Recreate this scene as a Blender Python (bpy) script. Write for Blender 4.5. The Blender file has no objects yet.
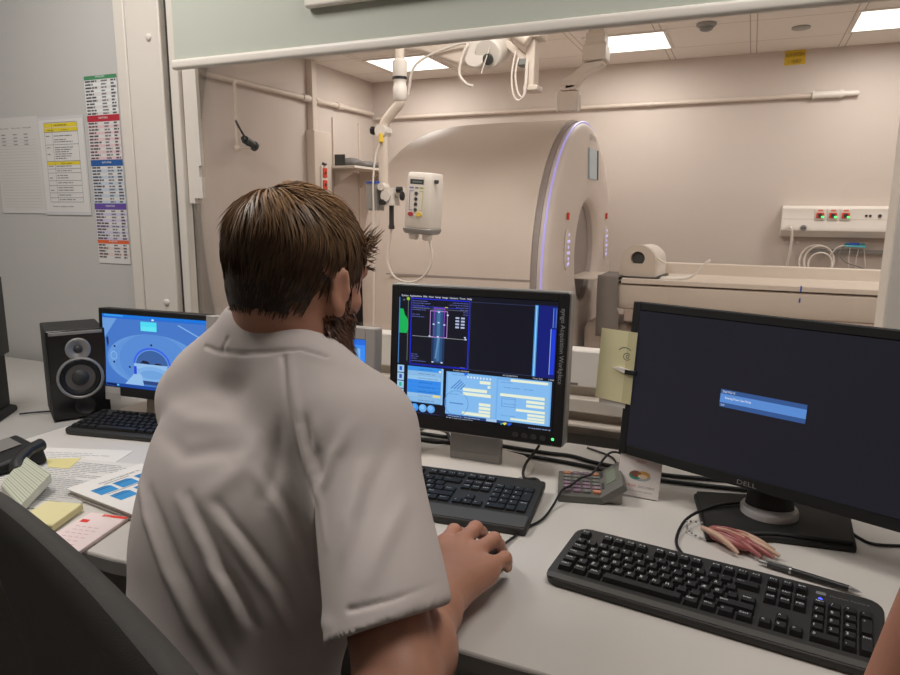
import bpy, bmesh, math, random
import numpy as np
from mathutils import Vector, Matrix, Euler
random.seed(7); np.random.seed(7)
PI = math.pi
SC = bpy.context.scene
COL = SC.collection

def srgb(r, g, b):
    def c(v):
        v /= 255.0
        return v/12.92 if v <= 0.04045 else ((v+0.055)/1.055)**2.4
    return (c(r), c(g), c(b))

# ------------------------------------------------------------ materials
def pmat(name, col, rough=0.5, metal=0.0, var=0.06, scale=30.0, bump=0.0, bscale=200.0, spec=0.5, emit=None, estr=0.0, coat=0.0):
    """procedural Principled material: noise-varied base colour, optional noise bump"""
    m = bpy.data.materials.new(name); m.use_nodes = True
    nt = m.node_tree; N = nt.nodes; L = nt.links
    b = N['Principled BSDF']
    tc = N.new('ShaderNodeTexCoord'); no = N.new('ShaderNodeTexNoise'); no.inputs['Scale'].default_value = scale
    no.inputs['Detail'].default_value = 3
    L.new(tc.outputs['Object'], no.inputs['Vector'])
    mr = N.new('ShaderNodeMapRange'); mr.inputs['To Min'].default_value = 1-var; mr.inputs['To Max'].default_value = 1+var
    L.new(no.outputs['Fac'], mr.inputs['Value'])
    vm = N.new('ShaderNodeVectorMath'); vm.operation = 'SCALE'; vm.inputs[0].default_value = col
    L.new(mr.outputs['Result'], vm.inputs['Scale'])
    L.new(vm.outputs['Vector'], b.inputs['Base Color'])
    b.inputs['Roughness'].default_value = rough; b.inputs['Metallic'].default_value = metal
    b.inputs['Specular IOR Level'].default_value = spec
    b.inputs['Coat Weight'].default_value = coat
    if bump:
        n2 = N.new('ShaderNodeTexNoise'); n2.inputs['Scale'].default_value = bscale; n2.inputs['Detail'].default_value = 4
        L.new(tc.outputs['Object'], n2.inputs['Vector'])
        bp = N.new('ShaderNodeBump'); bp.inputs['Strength'].default_value = bump; bp.inputs['Distance'].default_value = 0.002
        L.new(n2.outputs['Fac'], bp.inputs['Height']); L.new(bp.outputs['Normal'], b.inputs['Normal'])
    if emit:
        b.inputs['Emission Color'].default_value = (*emit, 1); b.inputs['Emission Strength'].default_value = estr
    return m

def attr_mat(name, emission=None, rough=0.6):
    """colour comes from the mesh's own 'Col' attribute (printing on paper, pixels on a screen)"""
    m = bpy.data.materials.new(name); m.use_nodes = True
    nt = m.node_tree; N = nt.nodes; L = nt.links; b = N['Principled BSDF']
    a = N.new('ShaderNodeAttribute'); a.attribute_name = 'Col'
    no = N.new('ShaderNodeTexNoise'); no.inputs['Scale'].default_value = 60
    mr = N.new('ShaderNodeMapRange'); mr.inputs['To Min'].default_value = .96; mr.inputs['To Max'].default_value = 1.04
    L.new(no.outputs['Fac'], mr.inputs['Value'])
    vm = N.new('ShaderNodeVectorMath'); vm.operation = 'SCALE'
    L.new(a.outputs['Color'], vm.inputs[0]); L.new(mr.outputs['Result'], vm.inputs['Scale'])
    b.inputs['Roughness'].default_value = rough
    if emission:
        b.inputs['Base Color'].default_value = (0.01, 0.01, 0.012, 1)
        b.inputs['Roughness'].default_value = 0.35; b.inputs['Specular IOR Level'].default_value = 0.25
        L.new(vm.outputs['Vector'], b.inputs['Emission Color']); b.inputs['Emission Strength'].default_value = emission
    else:
        L.new(vm.outputs['Vector'], b.inputs['Base Color'])
    return m

# ------------------------------------------------------------ text as flat triangles
_TXT = {}
def text_geo(s):
    if s in _TXT: return _TXT[s]
    cu = bpy.data.curves.new('lettering', 'FONT'); cu.body = s; cu.size = 1.0; cu.resolution_u = 2
    ob = bpy.data.objects.new('lettering', cu); COL.objects.link(ob)
    dg = bpy.context.evaluated_depsgraph_get()
    me = bpy.data.meshes.new_from_object(ob.evaluated_get(dg))
    vs = [(v.co.x, v.co.y) for v in me.vertices]; fs = [tuple(p.vertices) for p in me.polygons]
    bpy.data.objects.remove(ob); bpy.data.curves.remove(cu); bpy.data.meshes.remove(me)
    if vs:
        x0 = min(v[0] for v in vs); w = max(v[0] for v in vs)-x0
        vs = [(v[0]-x0, v[1]) for v in vs]
    else: w = .3
    _TXT[s] = (vs, fs, w); return _TXT[s]

# ------------------------------------------------------------ mesh builder
def smooth_path(pts, n=8):
    P = [Vector(p) for p in pts]
    if len(P) < 3: return P
    out = []
    for i in range(len(P)-1):
        p0 = P[max(i-1, 0)]; p1 = P[i]; p2 = P[i+1]; p3 = P[min(i+2, len(P)-1)]
        for k in range(n):
            t = k/n; t2 = t*t; t3 = t2*t
            out.append(0.5*((2*p1)+(-p0+p2)*t+(2*p0-5*p1+4*p2-p3)*t2+(-p0+3*p1-3*p2+p3)*t3))
    out.append(P[-1]); return out

class MB:
    def __init__(s): s.v = []; s.f = []; s.m = []; s.c = []; s.M = None
    def add(s, vs, fs, mat=0, col=None):
        o = len(s.v)
        if s.M is not None: vs = [tuple(s.M @ Vector(v)) for v in vs]
        s.v += [tuple(v) for v in vs]
        for f in fs: s.f.append(tuple(o+i for i in f)); s.m.append(mat); s.c.append(col)
        return s
    def box(s, lo, hi, mat=0, col=None, taper=0.0):
        x0, y0, z0 = lo; x1, y1, z1 = hi; t = taper
        vs = [(x0,y0,z0),(x1,y0,z0),(x1,y1,z0),(x0,y1,z0),(x0+t,y0+t,z1),(x1-t,y0+t,z1),(x1-t,y1-t,z1),(x0+t,y1-t,z1)]
        return s.add(vs, [(3,2,1,0),(4,5,6,7),(0,1,5,4),(1,2,6,5),(2,3,7,6),(3,0,4,7)], mat, col)
    def prism(s, poly, z0, z1, mat=0, col=None):
        """extrude an xy polygon between z0 and z1"""
        n = len(poly); a = sum(poly[i][0]*poly[(i+1)%n][1]-poly[(i+1)%n][0]*poly[i][1] for i in range(n))
        if a < 0: poly = poly[::-1]
        vs = [(x,y,z0) for x,y in poly]+[(x,y,z1) for x,y in poly]
        fs = [tuple(range(n-1,-1,-1)), tuple(range(n,2*n))]+[(i,(i+1)%n,n+(i+1)%n,n+i) for i in range(n)]
        return s.add(vs, fs, mat, col)
    def rbox(s, lo, hi, r, mat=0, col=None, seg=4, axis='z'):
        """box with its four edges along an axis rounded"""
        ax = {'z':(0,1,2),'y':(0,2,1),'x':(1,2,0)}[axis]
        a0,b0,c0 = lo[ax[0]],lo[ax[1]],lo[ax[2]]; a1,b1,c1 = hi[ax[0]],hi[ax[1]],hi[ax[2]]
        poly = []
        for cx, cy, st in ((a1-r,b1-r,0),(a0+r,b1-r,90),(a0+r,b0+r,180),(a1-r,b0+r,270)):
            for k in range(seg+1):
                t = math.radians(st+90*k/seg); poly.append((cx+r*math.cos(t), cy+r*math.sin(t)))
        n = len(poly); vs = []
        for c in (c0, c1):
            for p in poly:
                w = [0,0,0]; w[ax[0]] = p[0]; w[ax[1]] = p[1]; w[ax[2]] = c; vs.append(tuple(w))
        fs = [tuple(range(n-1,-1,-1)), tuple(range(n,2*n))]+[(i,(i+1)%n,n+(i+1)%n,n+i) for i in range(n)]
        if axis == 'y': fs = [f[::-1] for f in fs]
        return s.add(vs, fs, mat, col)
    def cyl(s, a, b, r, r2=None, n=20, mat=0, col=None, cap=True):
        a = Vector(a); b = Vector(b); r2 = r if r2 is None else r2
        d = (b-a).normalized(); u = d.orthogonal().normalized(); w = d.cross(u)
        vs = []
        for c, rr in ((a, r), (b, r2)):
            for i in range(n):
                t = 2*PI*i/n; vs.append(tuple(c+(u*math.cos(t)+w*math.sin(t))*rr))
        fs = [(i,(i+1)%n,n+(i+1)%n,n+i) for i in range(n)]
        if cap: fs += [tuple(range(n-1,-1,-1)), tuple(range(n,2*n))]
        return s.add(vs, fs, mat, col)
    def tube(s, pts, r, n=8, mat=0, col=None, smooth=6, cap=True):
        P = smooth_path(pts, smooth) if smooth else [Vector(p) for p in pts]
        N = len(P); rs = r if isinstance(r, (list, tuple)) else None
        d = (P[1]-P[0]).normalized(); u = d.orthogonal().normalized(); vs = []
        for i in range(N):
            d = (P[min(i+1,N-1)]-P[max(i-1,0)]).normalized()
            u = (u-d*u.dot(d)).normalized(); w = d.cross(u)
            if rs:
                q = i/(N-1)*(len(rs)-1); k = min(int(q), len(rs)-2); rr = rs[k]+(rs[k+1]-rs[k])*(q-k)
            else: rr = r
            for j in range(n):
                t = 2*PI*j/n; vs.append(tuple(P[i]+(u*math.cos(t)+w*math.sin(t))*rr))
        fs = [(i*n+j, i*n+(j+1)%n, (i+1)*n+(j+1)%n, (i+1)*n+j) for i in range(N-1) for j in range(n)]
        if cap: fs += [tuple(range(n-1,-1,-1)), tuple(range((N-1)*n, N*n))]
        return s.add(vs, fs, mat, col)
    def lathe(s, prof, n=32, mat=0, col=None, M=None):
        """profile of (radius, z) turned about local z; M places it"""
        k = len(prof); vs = []
        for i in range(n):
            t = 2*PI*i/n
            for r, z in prof:
                p = Vector((r*math.cos(t), r*math.sin(t), z)); vs.append(tuple(M @ p) if M else tuple(p))
        fs = [(i*k+j, ((i+1)%n)*k+j, ((i+1)%n)*k+j+1, i*k+j+1) for i in range(n) for j in range(k-1)]
        return s.add(vs, fs, mat, col)
    def loft(s, rings, mat=0, col=None, cap=True, closed=True):
        k = len(rings[0]); vs = [p for r in rings for p in r]; fs = []
        for i in range(len(rings)-1):
            for j in range(k if closed else k-1):
                fs.append((i*k+j, i*k+(j+1)%k, (i+1)*k+(j+1)%k, (i+1)*k+j))
        if cap: fs += [tuple(range(k-1,-1,-1)), tuple(range((len(rings)-1)*k, len(rings)*k))]
        return s.add(vs, fs, mat, col)
    def sphere(s, c, r, n=16, m=10, mat=0, col=None):
        rr = r if isinstance(r, (tuple, list)) else (r, r, r); rings = []
        for i in range(m+1):
            p = PI*i/m; q = max(math.sin(p), 1e-3)
            rings.append([(c[0]+rr[0]*q*math.cos(2*PI*j/n), c[1]+rr[1]*q*math.sin(2*PI*j/n), c[2]-rr[2]*math.cos(p)) for j in range(n)])
        return s.loft(rings, mat, col)
    # -- flat printing in local xy at height z
    def quad2(s, x0, y0, x1, y1, z, col, mat=0):
        return s.add([(x0,y0,z),(x1,y0,z),(x1,y1,z),(x0,y1,z)], [(0,1,2,3)], mat, col)
    def poly2(s, pts, z, col, mat=0):
        n = len(pts); a = sum(pts[i][0]*pts[(i+1)%n][1]-pts[(i+1)%n][0]*pts[i][1] for i in range(n))
        if a < 0: pts = pts[::-1]
        return s.add([(x,y,z) for x,y in pts], [tuple(range(len(pts)))], mat, col)
    def disc2(s, cx, cy, rx, ry, z, col, mat=0, n=24, a0=0, a1=360):
        pts = [(cx+rx*math.cos(math.radians(a0+(a1-a0)*i/n)), cy+ry*math.sin(math.radians(a0+(a1-a0)*i/n))) for i in range(n+(0 if a1-a0 >= 360 else 1))]
        return s.poly2(pts, z, col, mat)
    def ring2(s, cx, cy, r0, r1, z, col, mat=0, n=32, sx=1, a0=0, a1=360):
        vs = []; 
        for i in range(n+1):
            t = math.radians(a0+(a1-a0)*i/n)
            vs += [(cx+sx*r0*math.cos(t), cy+r0*math.sin(t), z), (cx+sx*r1*math.cos(t), cy+r1*math.sin(t), z)]
        return s.add(vs, [(2*i, 2*i+1, 2*i+3, 2*i+2) for i in range(n)], mat, col)
    def text2(s, t, x, y, size, z, col, mat=0, rot=0, fit=None, align='l', sx=1.0):
        vs, fs, w = text_geo(t)
        kx = (fit/w) if fit else size*sx
        ox = -w*kx/2 if align == 'c' else 0
        c, q = math.cos(rot), math.sin(rot)
        pts = []
        for a, b in vs:
            a = a*kx+ox; b = b*size; pts.append((x+a*c-b*q, y+a*q+b*c, z))
        return s.add(pts, fs, mat, col)
    def build(s, name, mats, parent=None, smooth=None, bevel=None, bseg=2, loc=None, rot=None):
        me = bpy.data.meshes.new(name); me.from_pydata(s.v, [], s.f)
        for m in (mats if isinstance(mats, (list, tuple)) else [mats]): me.materials.append(m)
        me.polygons.foreach_set('material_index', s.m)
        if any(c is not None for c in s.c):
            at = me.color_attributes.new('Col', 'FLOAT_COLOR', 'CORNER')
            arr = []
            for f, c in zip(s.f, s.c):
                c = c or (0.8,0.8,0.8); arr += [c[0], c[1], c[2], 1.0]*len(f)
            at.data.foreach_set('color', arr)
        me.update()
        o = bpy.data.objects.new(name, me); COL.objects.link(o)
        if smooth is not None: shade(o, smooth)
        if bevel:
            b = o.modifiers.new('edges', 'BEVEL'); b.width = bevel; b.segments = bseg; b.limit_method = 'ANGLE'; b.angle_limit = math.radians(40)
            if smooth is None: shade(o, 40)
        if parent: o.parent = parent
        if loc: o.location = loc
        if rot: o.rotation_euler = rot
        return o

def shade(o, angle):
    me = o.data
    me.polygons.foreach_set('use_smooth', [True]*len(me.polygons))
    if angle < 180:
        me.set_sharp_from_angle(angle=math.radians(angle))
    me.update()

def tag(o, label, cat, group=None, kind=None):
    o['label'] = label; o['category'] = cat
    if group: o['group'] = group
    if kind: o['kind'] = kind
    return o
def thing(name, label, cat, loc=(0,0,0), rz=0, group=None, rot=None):
    o = bpy.data.objects.new(name, None); COL.objects.link(o); o.empty_display_size = .05
    o.location = loc; o.rotation_euler = rot if rot else (0,0,rz)
    return tag(o, label, cat, group)
def struct(o): o['kind'] = 'structure'; return o
def dup(root, loc, rz=0, label=None):
    def cp(o, par):
        c = o.copy(); COL.objects.link(c)
        if par: c.parent = par
        for ch in o.children: cp(ch, c)
        return c
    r = cp(root, None); r.location = loc; r.rotation_euler = (0,0,rz)
    if label: r['label'] = label
    return r

# ------------------------------------------------------------ signed-distance sculpting (people, clothes)
class SDF:
    def __init__(s, lo, hi, h):
        s.lo = np.array(lo, float); s.h = h
        s.n = [int(round((b-a)/h))+1 for a, b in zip(lo, hi)]
        s.F = np.full(s.n, 0.15, np.float32)
        s.ax = [(lo[i]+h*np.arange(s.n[i])).astype(np.float32) for i in range(3)]
    def _sl(s, lo, hi):
        sl = []
        for i in range(3):
            a = int(max(0, math.floor((lo[i]-s.lo[i])/s.h))); b = int(min(s.n[i], math.ceil((hi[i]-s.lo[i])/s.h)+1))
            if b <= a: return None
            sl.append(slice(a, b))
        return tuple(sl)
    def _grid(s, sl):
        return s.ax[0][sl[0]][:,None,None], s.ax[1][sl[1]][None,:,None], s.ax[2][sl[2]][None,None,:]
    def op(s, fn, lo, hi, k, mode='add', pad=0.05):
        sl = s._sl([c-pad for c in lo], [c+pad for c in hi])
        if sl is None: return s
        d = fn(*s._grid(sl)); a = s.F[sl]
        if mode == 'add':
            h = np.clip(.5+.5*(a-d)/k, 0, 1); s.F[sl] = a*(1-h)+d*h-k*h*(1-h)
        else:
            d = -d; h = np.clip(.5-.5*(a-d)/k, 0, 1); s.F[sl] = a*(1-h)+d*h+k*h*(1-h)
        return s
    def cone(s, a, b, r1, r2=None, k=.02, mode='add'):
        r2 = r1 if r2 is None else r2
        a = np.array(a, float); b = np.array(b, float); ba = b-a; L2 = float(ba@ba)+1e-9; R = max(r1, r2)
        def fn(X, Y, Z):
            px, py, pz = X-a[0], Y-a[1], Z-a[2]
            t = np.clip((px*ba[0]+py*ba[1]+pz*ba[2])/L2, 0, 1)
            return np.sqrt((px-t*ba[0])**2+(py-t*ba[1])**2+(pz-t*ba[2])**2)-(r1+t*(r2-r1))
        return s.op(fn, np.minimum(a,b)-R, np.maximum(a,b)+R, k, mode)
    def ell(s, c, r, k=.02, R=None, mode='add'):
        c = np.array(c, float); r = np.array(r, float); R = np.eye(3) if R is None else np.array(R)   # rows: local axes in world
        def fn(X, Y, Z):
            p = (X-c[0], Y-c[1], Z-c[2])
            q = [R[i][0]*p[0]+R[i][1]*p[1]+R[i][2]*p[2] for i in range(3)]
            k0 = np.sqrt(sum((q[i]/r[i])**2 for i in range(3)))+1e-6
            k1 = np.sqrt(sum((q[i]/r[i]**2)**2 for i in range(3)))+1e-6
            return k0*(k0-1)/k1
        m = float(max(r)); e = np.sqrt(sum((R[i]*r[i])**2 for i in range(3)))
        return s.op(fn, c-e, c+e, k, mode)
    def cut_plane(s, p, n, lo, hi, k=.004):
        """remove what lies on the +n side of the plane within the box"""
        p = np.array(p, float); n = np.array(n, float); n /= np.linalg.norm(n)
        def fn(X, Y, Z): return -((X-p[0])*n[0]+(Y-p[1])*n[1]+(Z-p[2])*n[2])
        return s.op(fn, lo, hi, k, 'sub', pad=0)
    def mesh(s):
        F = s.F; neg = F < 0
        cnt = np.zeros([n-1 for n in s.n], np.int8)
        C = [(i,j,k) for i in (0,1) for j in (0,1) for k in (0,1)]
        sub = lambda A, c: A[c[0]:A.shape[0]-1+c[0], c[1]:A.shape[1]-1+c[1], c[2]:A.shape[2]-1+c[2]]
        for c in C: cnt += sub(neg, c)
        act = np.argwhere((cnt > 0) & (cnt < 8))
        idx = np.full(cnt.shape, -1, np.int32); idx[tuple(act.T)] = np.arange(len(act))
        acc = np.zeros((len(act), 3)); w = np.zeros(len(act))
        vals = {c: F[tuple((act+np.array(c)).T)] for c in C}
        for c in C:
            for d in range(3):
                if c[d] == 0:
                    e = list(c); e[d] = 1; e = tuple(e); a = vals[c]; b = vals[e]
                    m = (a < 0) != (b < 0); t = np.where(m, a/(a-b+1e-12), 0)
                    p = np.array(c, float)[None].repeat(len(act), 0); p[:, d] += t
                    acc[m] += p[m]; w[m] += 1
        V = s.lo+s.h*(act+acc/w[:,None])
        Q = []
        for d in range(3):
            o = [1,1,1]; o[d] = 0
            hi = [slice(None)]*3; lo_ = [slice(None)]*3; lo_[d] = slice(0,-1); hi[d] = slice(1,None)
            ch = neg[tuple(lo_)] != neg[tuple(hi)]
            E = np.argwhere(ch); u, v = [(1,2),(2,0),(0,1)][d]
            ok = (E[:,u] > 0) & (E[:,v] > 0) & (E[:,u] < s.n[u]-1) & (E[:,v] < s.n[v]-1); E = E[ok]
            def cell(du, dv):
                e = E.copy(); e[:,u] += du; e[:,v] += dv; return idx[tuple(e.T)]
            q = np.stack([cell(-1,-1), cell(0,-1), cell(0,0), cell(-1,0)], 1)
            fl = ~neg[tuple(E.T)]; q[fl] = q[fl][:, ::-1]
            Q.append(q)
        Q = np.concatenate(Q); Q = Q[(Q >= 0).all(1)]
        return V, Q

def np_object(name, V, Q, mat, parent=None, smooth=180):
    me = bpy.data.meshes.new(name)
    me.vertices.add(len(V)); me.vertices.foreach_set('co', np.asarray(V, np.float32).ravel())
    me.loops.add(Q.size); me.loops.foreach_set('vertex_index', Q.astype(np.int32).ravel())
    me.polygons.add(len(Q)); me.polygons.foreach_set('loop_start', np.arange(0, Q.size, Q.shape[1], dtype=np.int32))
    me.update(calc_edges=True); me.validate()
    for m in (mat if isinstance(mat, (list, tuple)) else [mat]): me.materials.append(m)
    me.polygons.foreach_set('use_smooth', [True]*len(me.polygons))
    o = bpy.data.objects.new(name, me); COL.objects.link(o)
    if parent: o.parent = parent
    return o

def laplace(V, Q, it=2, lam=.5):
    n = len(V)
    for _ in range(it):
        S = np.zeros_like(V); c = np.zeros(n)
        for a, b in ((0,1),(1,2),(2,3),(3,0)):
            for i, j in ((a,b),(b,a)):
                np.add.at(S, Q[:,i], V[Q[:,j]]); np.add.at(c, Q[:,i], 1)
        V = V+lam*(S/np.maximum(c,1)[:,None]-V)
    return V

def vnormals(V, Q):
    n = np.cross(V[Q[:,2]]-V[Q[:,0]], V[Q[:,3]]-V[Q[:,1]])
    N = np.zeros_like(V)
    for i in range(4): np.add.at(N, Q[:,i], n)
    return N/(np.linalg.norm(N, axis=1)[:,None]+1e-12)
# ------------------------------------------------------------ camera
cam = bpy.data.cameras.new('camera'); cam_o = bpy.data.objects.new('camera', cam); COL.objects.link(cam_o)
cam.sensor_width = 36.0; cam.lens = 676.0/900*36.0; cam.clip_start = .02
th = math.radians(23.6); pt = math.radians(10.5); rl = math.radians(.5)
Fw = Vector((-math.sin(th)*math.cos(pt), math.cos(th)*math.cos(pt), -math.sin(pt)))
Rt = Vector((math.cos(th), math.sin(th), 0)); Up = Rt.cross(Fw)
Rr = Rt*math.cos(rl)+Up*math.sin(rl); Ur = -Rt*math.sin(rl)+Up*math.cos(rl)
M = Matrix((( Rr.x, Ur.x, -Fw.x, 0), (Rr.y, Ur.y, -Fw.y, 0), (Rr.z, Ur.z, -Fw.z, 1.27), (0,0,0,1)))
cam_o.matrix_world = M
SC.camera = cam_o
SC.view_settings.view_transform = 'Standard'
SC.view_settings.look = 'None'
SC.view_settings.exposure = 0.0
SC.cycles.use_denoising = True
SC.cycles.max_bounces = 8; SC.cycles.diffuse_bounces = 4; SC.cycles.transparent_max_bounces = 12
SC.cycles.sample_clamp_indirect = 4.0
w = bpy.data.worlds.new('world'); SC.world = w; w.use_nodes = True
w.node_tree.nodes['Background'].inputs['Color'].default_value = (.5, .5, .5, 1)
w.node_tree.nodes['Background'].inputs['Strength'].default_value = .012

# ------------------------------------------------------------ materials of the rooms
M_scan_wall = pmat('scan_room_wall_paint', srgb(205,192,183), .6, var=.03, scale=2.0, bump=.05, bscale=300)
M_office_wall = pmat('office_wall_paint', srgb(196,194,190), .6, var=.03, scale=2.0, bump=.05, bscale=300)
M_white_frame = pmat('white_painted_frame', srgb(222,214,204), .4, var=.02)
M_white = pmat('white_plastic', srgb(225,217,208), .45, var=.02)
M_offwhite = pmat('warm_white_plastic', srgb(214,200,187), .4, var=.02)
M_conduit = pmat('conduit_plastic', srgb(212,198,186), .45, var=.02)
M_shadow = pmat('dark_gap', srgb(60,60,58), .7)
M_floor = pmat('grey_vinyl_floor', srgb(150,146,140), .45, var=.08, scale=40)
M_carp = pmat('office_floor_vinyl', srgb(168,163,158), .5, var=.08, scale=60)
M_sill = pmat('white_sill_laminate', srgb(235,226,216), .45, var=.02)
M_trunk = pmat('trunking_plastic', srgb(206,195,182), .45, var=.02)
M_black = pmat('black_plastic', srgb(24,24,25), .45, var=.15, scale=200)
M_blackm = pmat('matt_black_plastic', srgb(20,20,21), .6, var=.15, scale=200, bump=.05, bscale=800)
M_dark = pmat('dark_grey_plastic', srgb(58,58,58), .5, var=.1)
M_grey = pmat('grey_plastic', srgb(128,128,126), .5, var=.05)
M_silver = pmat('silver_plastic', srgb(150,148,145), .38, .3, var=.05)
M_chrome = pmat('brushed_metal', srgb(170,170,170), .3, .9, var=.05)
M_wood = pmat('light_wood', srgb(178,138,98), .5, var=.2, scale=20)
M_red = pmat('red_plastic', srgb(214,62,34), .4)
M_yellow = pmat('yellow_plastic', srgb(226,190,60), .4)
M_blue = pmat('blue_plastic', srgb(40,80,170), .4)
M_led_green = pmat('green_led', srgb(80,240,120), .4, emit=srgb(90,255,140), estr=1.2)
M_led_blue = pmat('blue_led', srgb(60,80,255), .4, emit=srgb(70,90,255), estr=2.0)
M_purple = pmat('purple_light', srgb(150,140,220), .4, emit=srgb(188,176,232), estr=.5)
M_panel_light = pmat('light_panel_diffuser', srgb(255,252,245), .4, emit=(1,.985,.95), estr=2.2)
M_paper = attr_mat('printed_paper', rough=.65)
M_screen = attr_mat('display_pixels', emission=.92)
M_rubber = pmat('black_cable_rubber', srgb(17,17,18), .5)
M_wcable = pmat('white_cable', srgb(222,212,202), .45)

def tile_material(name, base, line, sx, sy, x0, y0, half=.006):
    m = bpy.data.materials.new(name); m.use_nodes = True
    nt = m.node_tree; N = nt.nodes; L = nt.links; b = N['Principled BSDF']
    tc = N.new('ShaderNodeTexCoord'); sp = N.new('ShaderNodeSeparateXYZ'); L.new(tc.outputs['Object'], sp.inputs[0])
    masks = []
    for ax, s, o, dbl in (('X', sx, x0, True), ('Y', sy, y0, False)):
        offs = (-.022, .022) if dbl else (0,)
        for q in offs:
            a = N.new('ShaderNodeMath'); a.operation = 'SUBTRACT'; a.inputs[1].default_value = o+q; L.new(sp.outputs[ax], a.inputs[0])
            p = N.new('ShaderNodeMath'); p.operation = 'PINGPONG'; p.inputs[1].default_value = s/2; L.new(a.outputs[0], p.inputs[0])
            c = N.new('ShaderNodeMath'); c.operation = 'LESS_THAN'; c.inputs[1].default_value = half; L.new(p.outputs[0], c.inputs[0]); masks.append(c)
    cur = masks[0].outputs[0]
    for mm in masks[1:]:
        x = N.new('ShaderNodeMath'); x.operation = 'MAXIMUM'; L.new(cur, x.inputs[0]); L.new(mm.outputs[0], x.inputs[1]); cur = x.outputs[0]
    mix = N.new('ShaderNodeMix'); mix.data_type = 'RGBA'; mix.inputs[6].default_value = (*base, 1); mix.inputs[7].default_value = (*line, 1)
    L.new(cur, mix.inputs[0]); L.new(mix.outputs[2], b.inputs['Base Color']); b.inputs['Roughness'].default_value = .8
    return m
M_tiles = tile_material('ceiling_tiles', srgb(236,227,219), srgb(186,172,160), .62, .6, -.09, 5.25, .004)
M_office_ceiling = tile_material('office_ceiling_tiles', srgb(205,202,196), srgb(150,148,144), .6, .6, 0, 0, .004)

def block(name, lo, hi, mat, bevel=None, parent=None):
    return MB().box(lo, hi).build(name, mat, parent, bevel=bevel)

# ------------------------------------------------------------ shell: control room (y < 1.6) and scanner room (y > 1.75)
XL, XR, YB = -3.0, 2.4, -2.2
struct(block('floor', (-3.9, YB-.1, -.1), (3.4, 6.4, 0), M_carp))
struct(block('ceiling_office', (XL-.1, YB-.1, 2.45), (XR+.1, 1.6, 2.55), M_office_ceiling))
struct(block('ceiling', (-3.75, 1.6, 2.55), (3.3, 6.45, 2.65), M_tiles))
struct(block('wall_left', (XL-.1, YB-.1, 0), (XL, 1.6, 2.45), M_office_wall))
struct(block('wall_right', (XR, YB-.1, 0), (XR+.1, 1.6, 2.45), M_office_wall))
struct(block('wall_back', (XL, YB-.1, 0), (XR, YB, 2.45), M_office_wall))
# wall with the observation window: one mesh with the opening
W0, W1, WB, WT = -1.60, .31, .90, 2.15
mb = MB()
WL = -1.735
mb.box((-3.7, 1.6, 0), (WL, 1.74, 2.55)); mb.box((W1, 1.6, 0), (3.2, 1.74, 2.55))
mb.box((WL, 1.6, 0), (W1, 1.74, WB-.02)); mb.box((WL, 1.6, WT), (W1, 1.74, 2.55))
struct(mb.build('wall_front', M_office_wall))
mb = MB()
mb.box((-3.7, 1.742, 0), (WL, 1.76, 2.55)); mb.box((W1, 1.742, 0), (3.2, 1.76, 2.55)); mb.box((WL, 1.742, 0), (W1, 1.76, WB-.02)); mb.box((WL, 1.742, WT), (W1, 1.76, 2.55))
struct(mb.build('wall_scan_side', M_scan_wall))
struct(block('wall_far', (-3.7, 6.27, 0), (3.3, 6.4, 2.55), M_scan_wall))
struct(block('wall_scan_left', (-3.75, 1.76, 0), (-3.62, 6.27, 2.55), M_scan_wall))
struct(block('wall_scan_right', (3.2, 1.76, 0), (3.3, 6.27, 2.55), M_scan_wall))

# window frame and pane
def mk_glass():
    m = bpy.data.materials.new('window_glass'); m.use_nodes = True
    nt = m.node_tree; N = nt.nodes; L = nt.links; N.remove(N['Principled BSDF'])
    out = N['Material Output']; t = N.new('ShaderNodeBsdfTransparent'); g = N.new('ShaderNodeBsdfGlossy'); g.inputs['Roughness'].default_value = .01
    t.inputs['Color'].default_value = (.95, .955, .95, 1)
    fr = N.new('ShaderNodeFresnel'); fr.inputs['IOR'].default_value = 1.45
    sc = N.new('ShaderNodeMath'); sc.operation = 'MULTIPLY'; sc.inputs[1].default_value = .8; L.new(fr.outputs[0], sc.inputs[0])
    no = N.new('ShaderNodeTexNoise'); no.inputs['Scale'].default_value = 3
    mx = N.new('ShaderNodeMixShader'); L.new(sc.outputs[0], mx.inputs[0]); L.new(t.outputs[0], mx.inputs[1]); L.new(g.outputs[0], mx.inputs[2])
    bp = N.new('ShaderNodeBump'); bp.inputs['Strength'].default_value = .01; L.new(no.outputs['Fac'], bp.inputs['Height']); L.new(bp.outputs[0], g.inputs['Normal'])
    L.new(mx.outputs[0], out.inputs['Surface']); return m
M_glass = mk_glass()
win = bpy.data.objects.new('window_1', None); COL.objects.link(win); struct(win)
fr = MB()
fr.box((W0, 1.585, WB-.02), (-1.568, 1.625, WT)); fr.box((.270, 1.60, WB-.02), (W1, 1.745, WT))
fr.box((-1.568, 1.60, WT-.04), (.270, 1.625, WT)); fr.box((-1.568, 1.60, WB-.02), (.270, 1.745, WB))
fr.build('window_frame', M_white_frame, win, bevel=.004)
MB().box((-1.568, 1.612, WB), (.270, 1.618, WT-.04)).build('window_pane', M_glass, win)
# notched white strip built for a pale shape beside the left post
st = MB(); st.prism([(-1.566,1.69),(-1.516,1.69),(-1.513,1.40),(-1.522,1.40),(-1.522,1.366),(-1.513,1.366),(-1.513,1.305),(-1.545,1.305),(-1.545,1.29),(-1.566,1.29)], 0, .012)
st.M = None
o = st.build('window_strip', M_white_frame, win); o.rotation_euler = (PI/2, 0, 0); o.location = (0, 1.612, 0)
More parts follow.
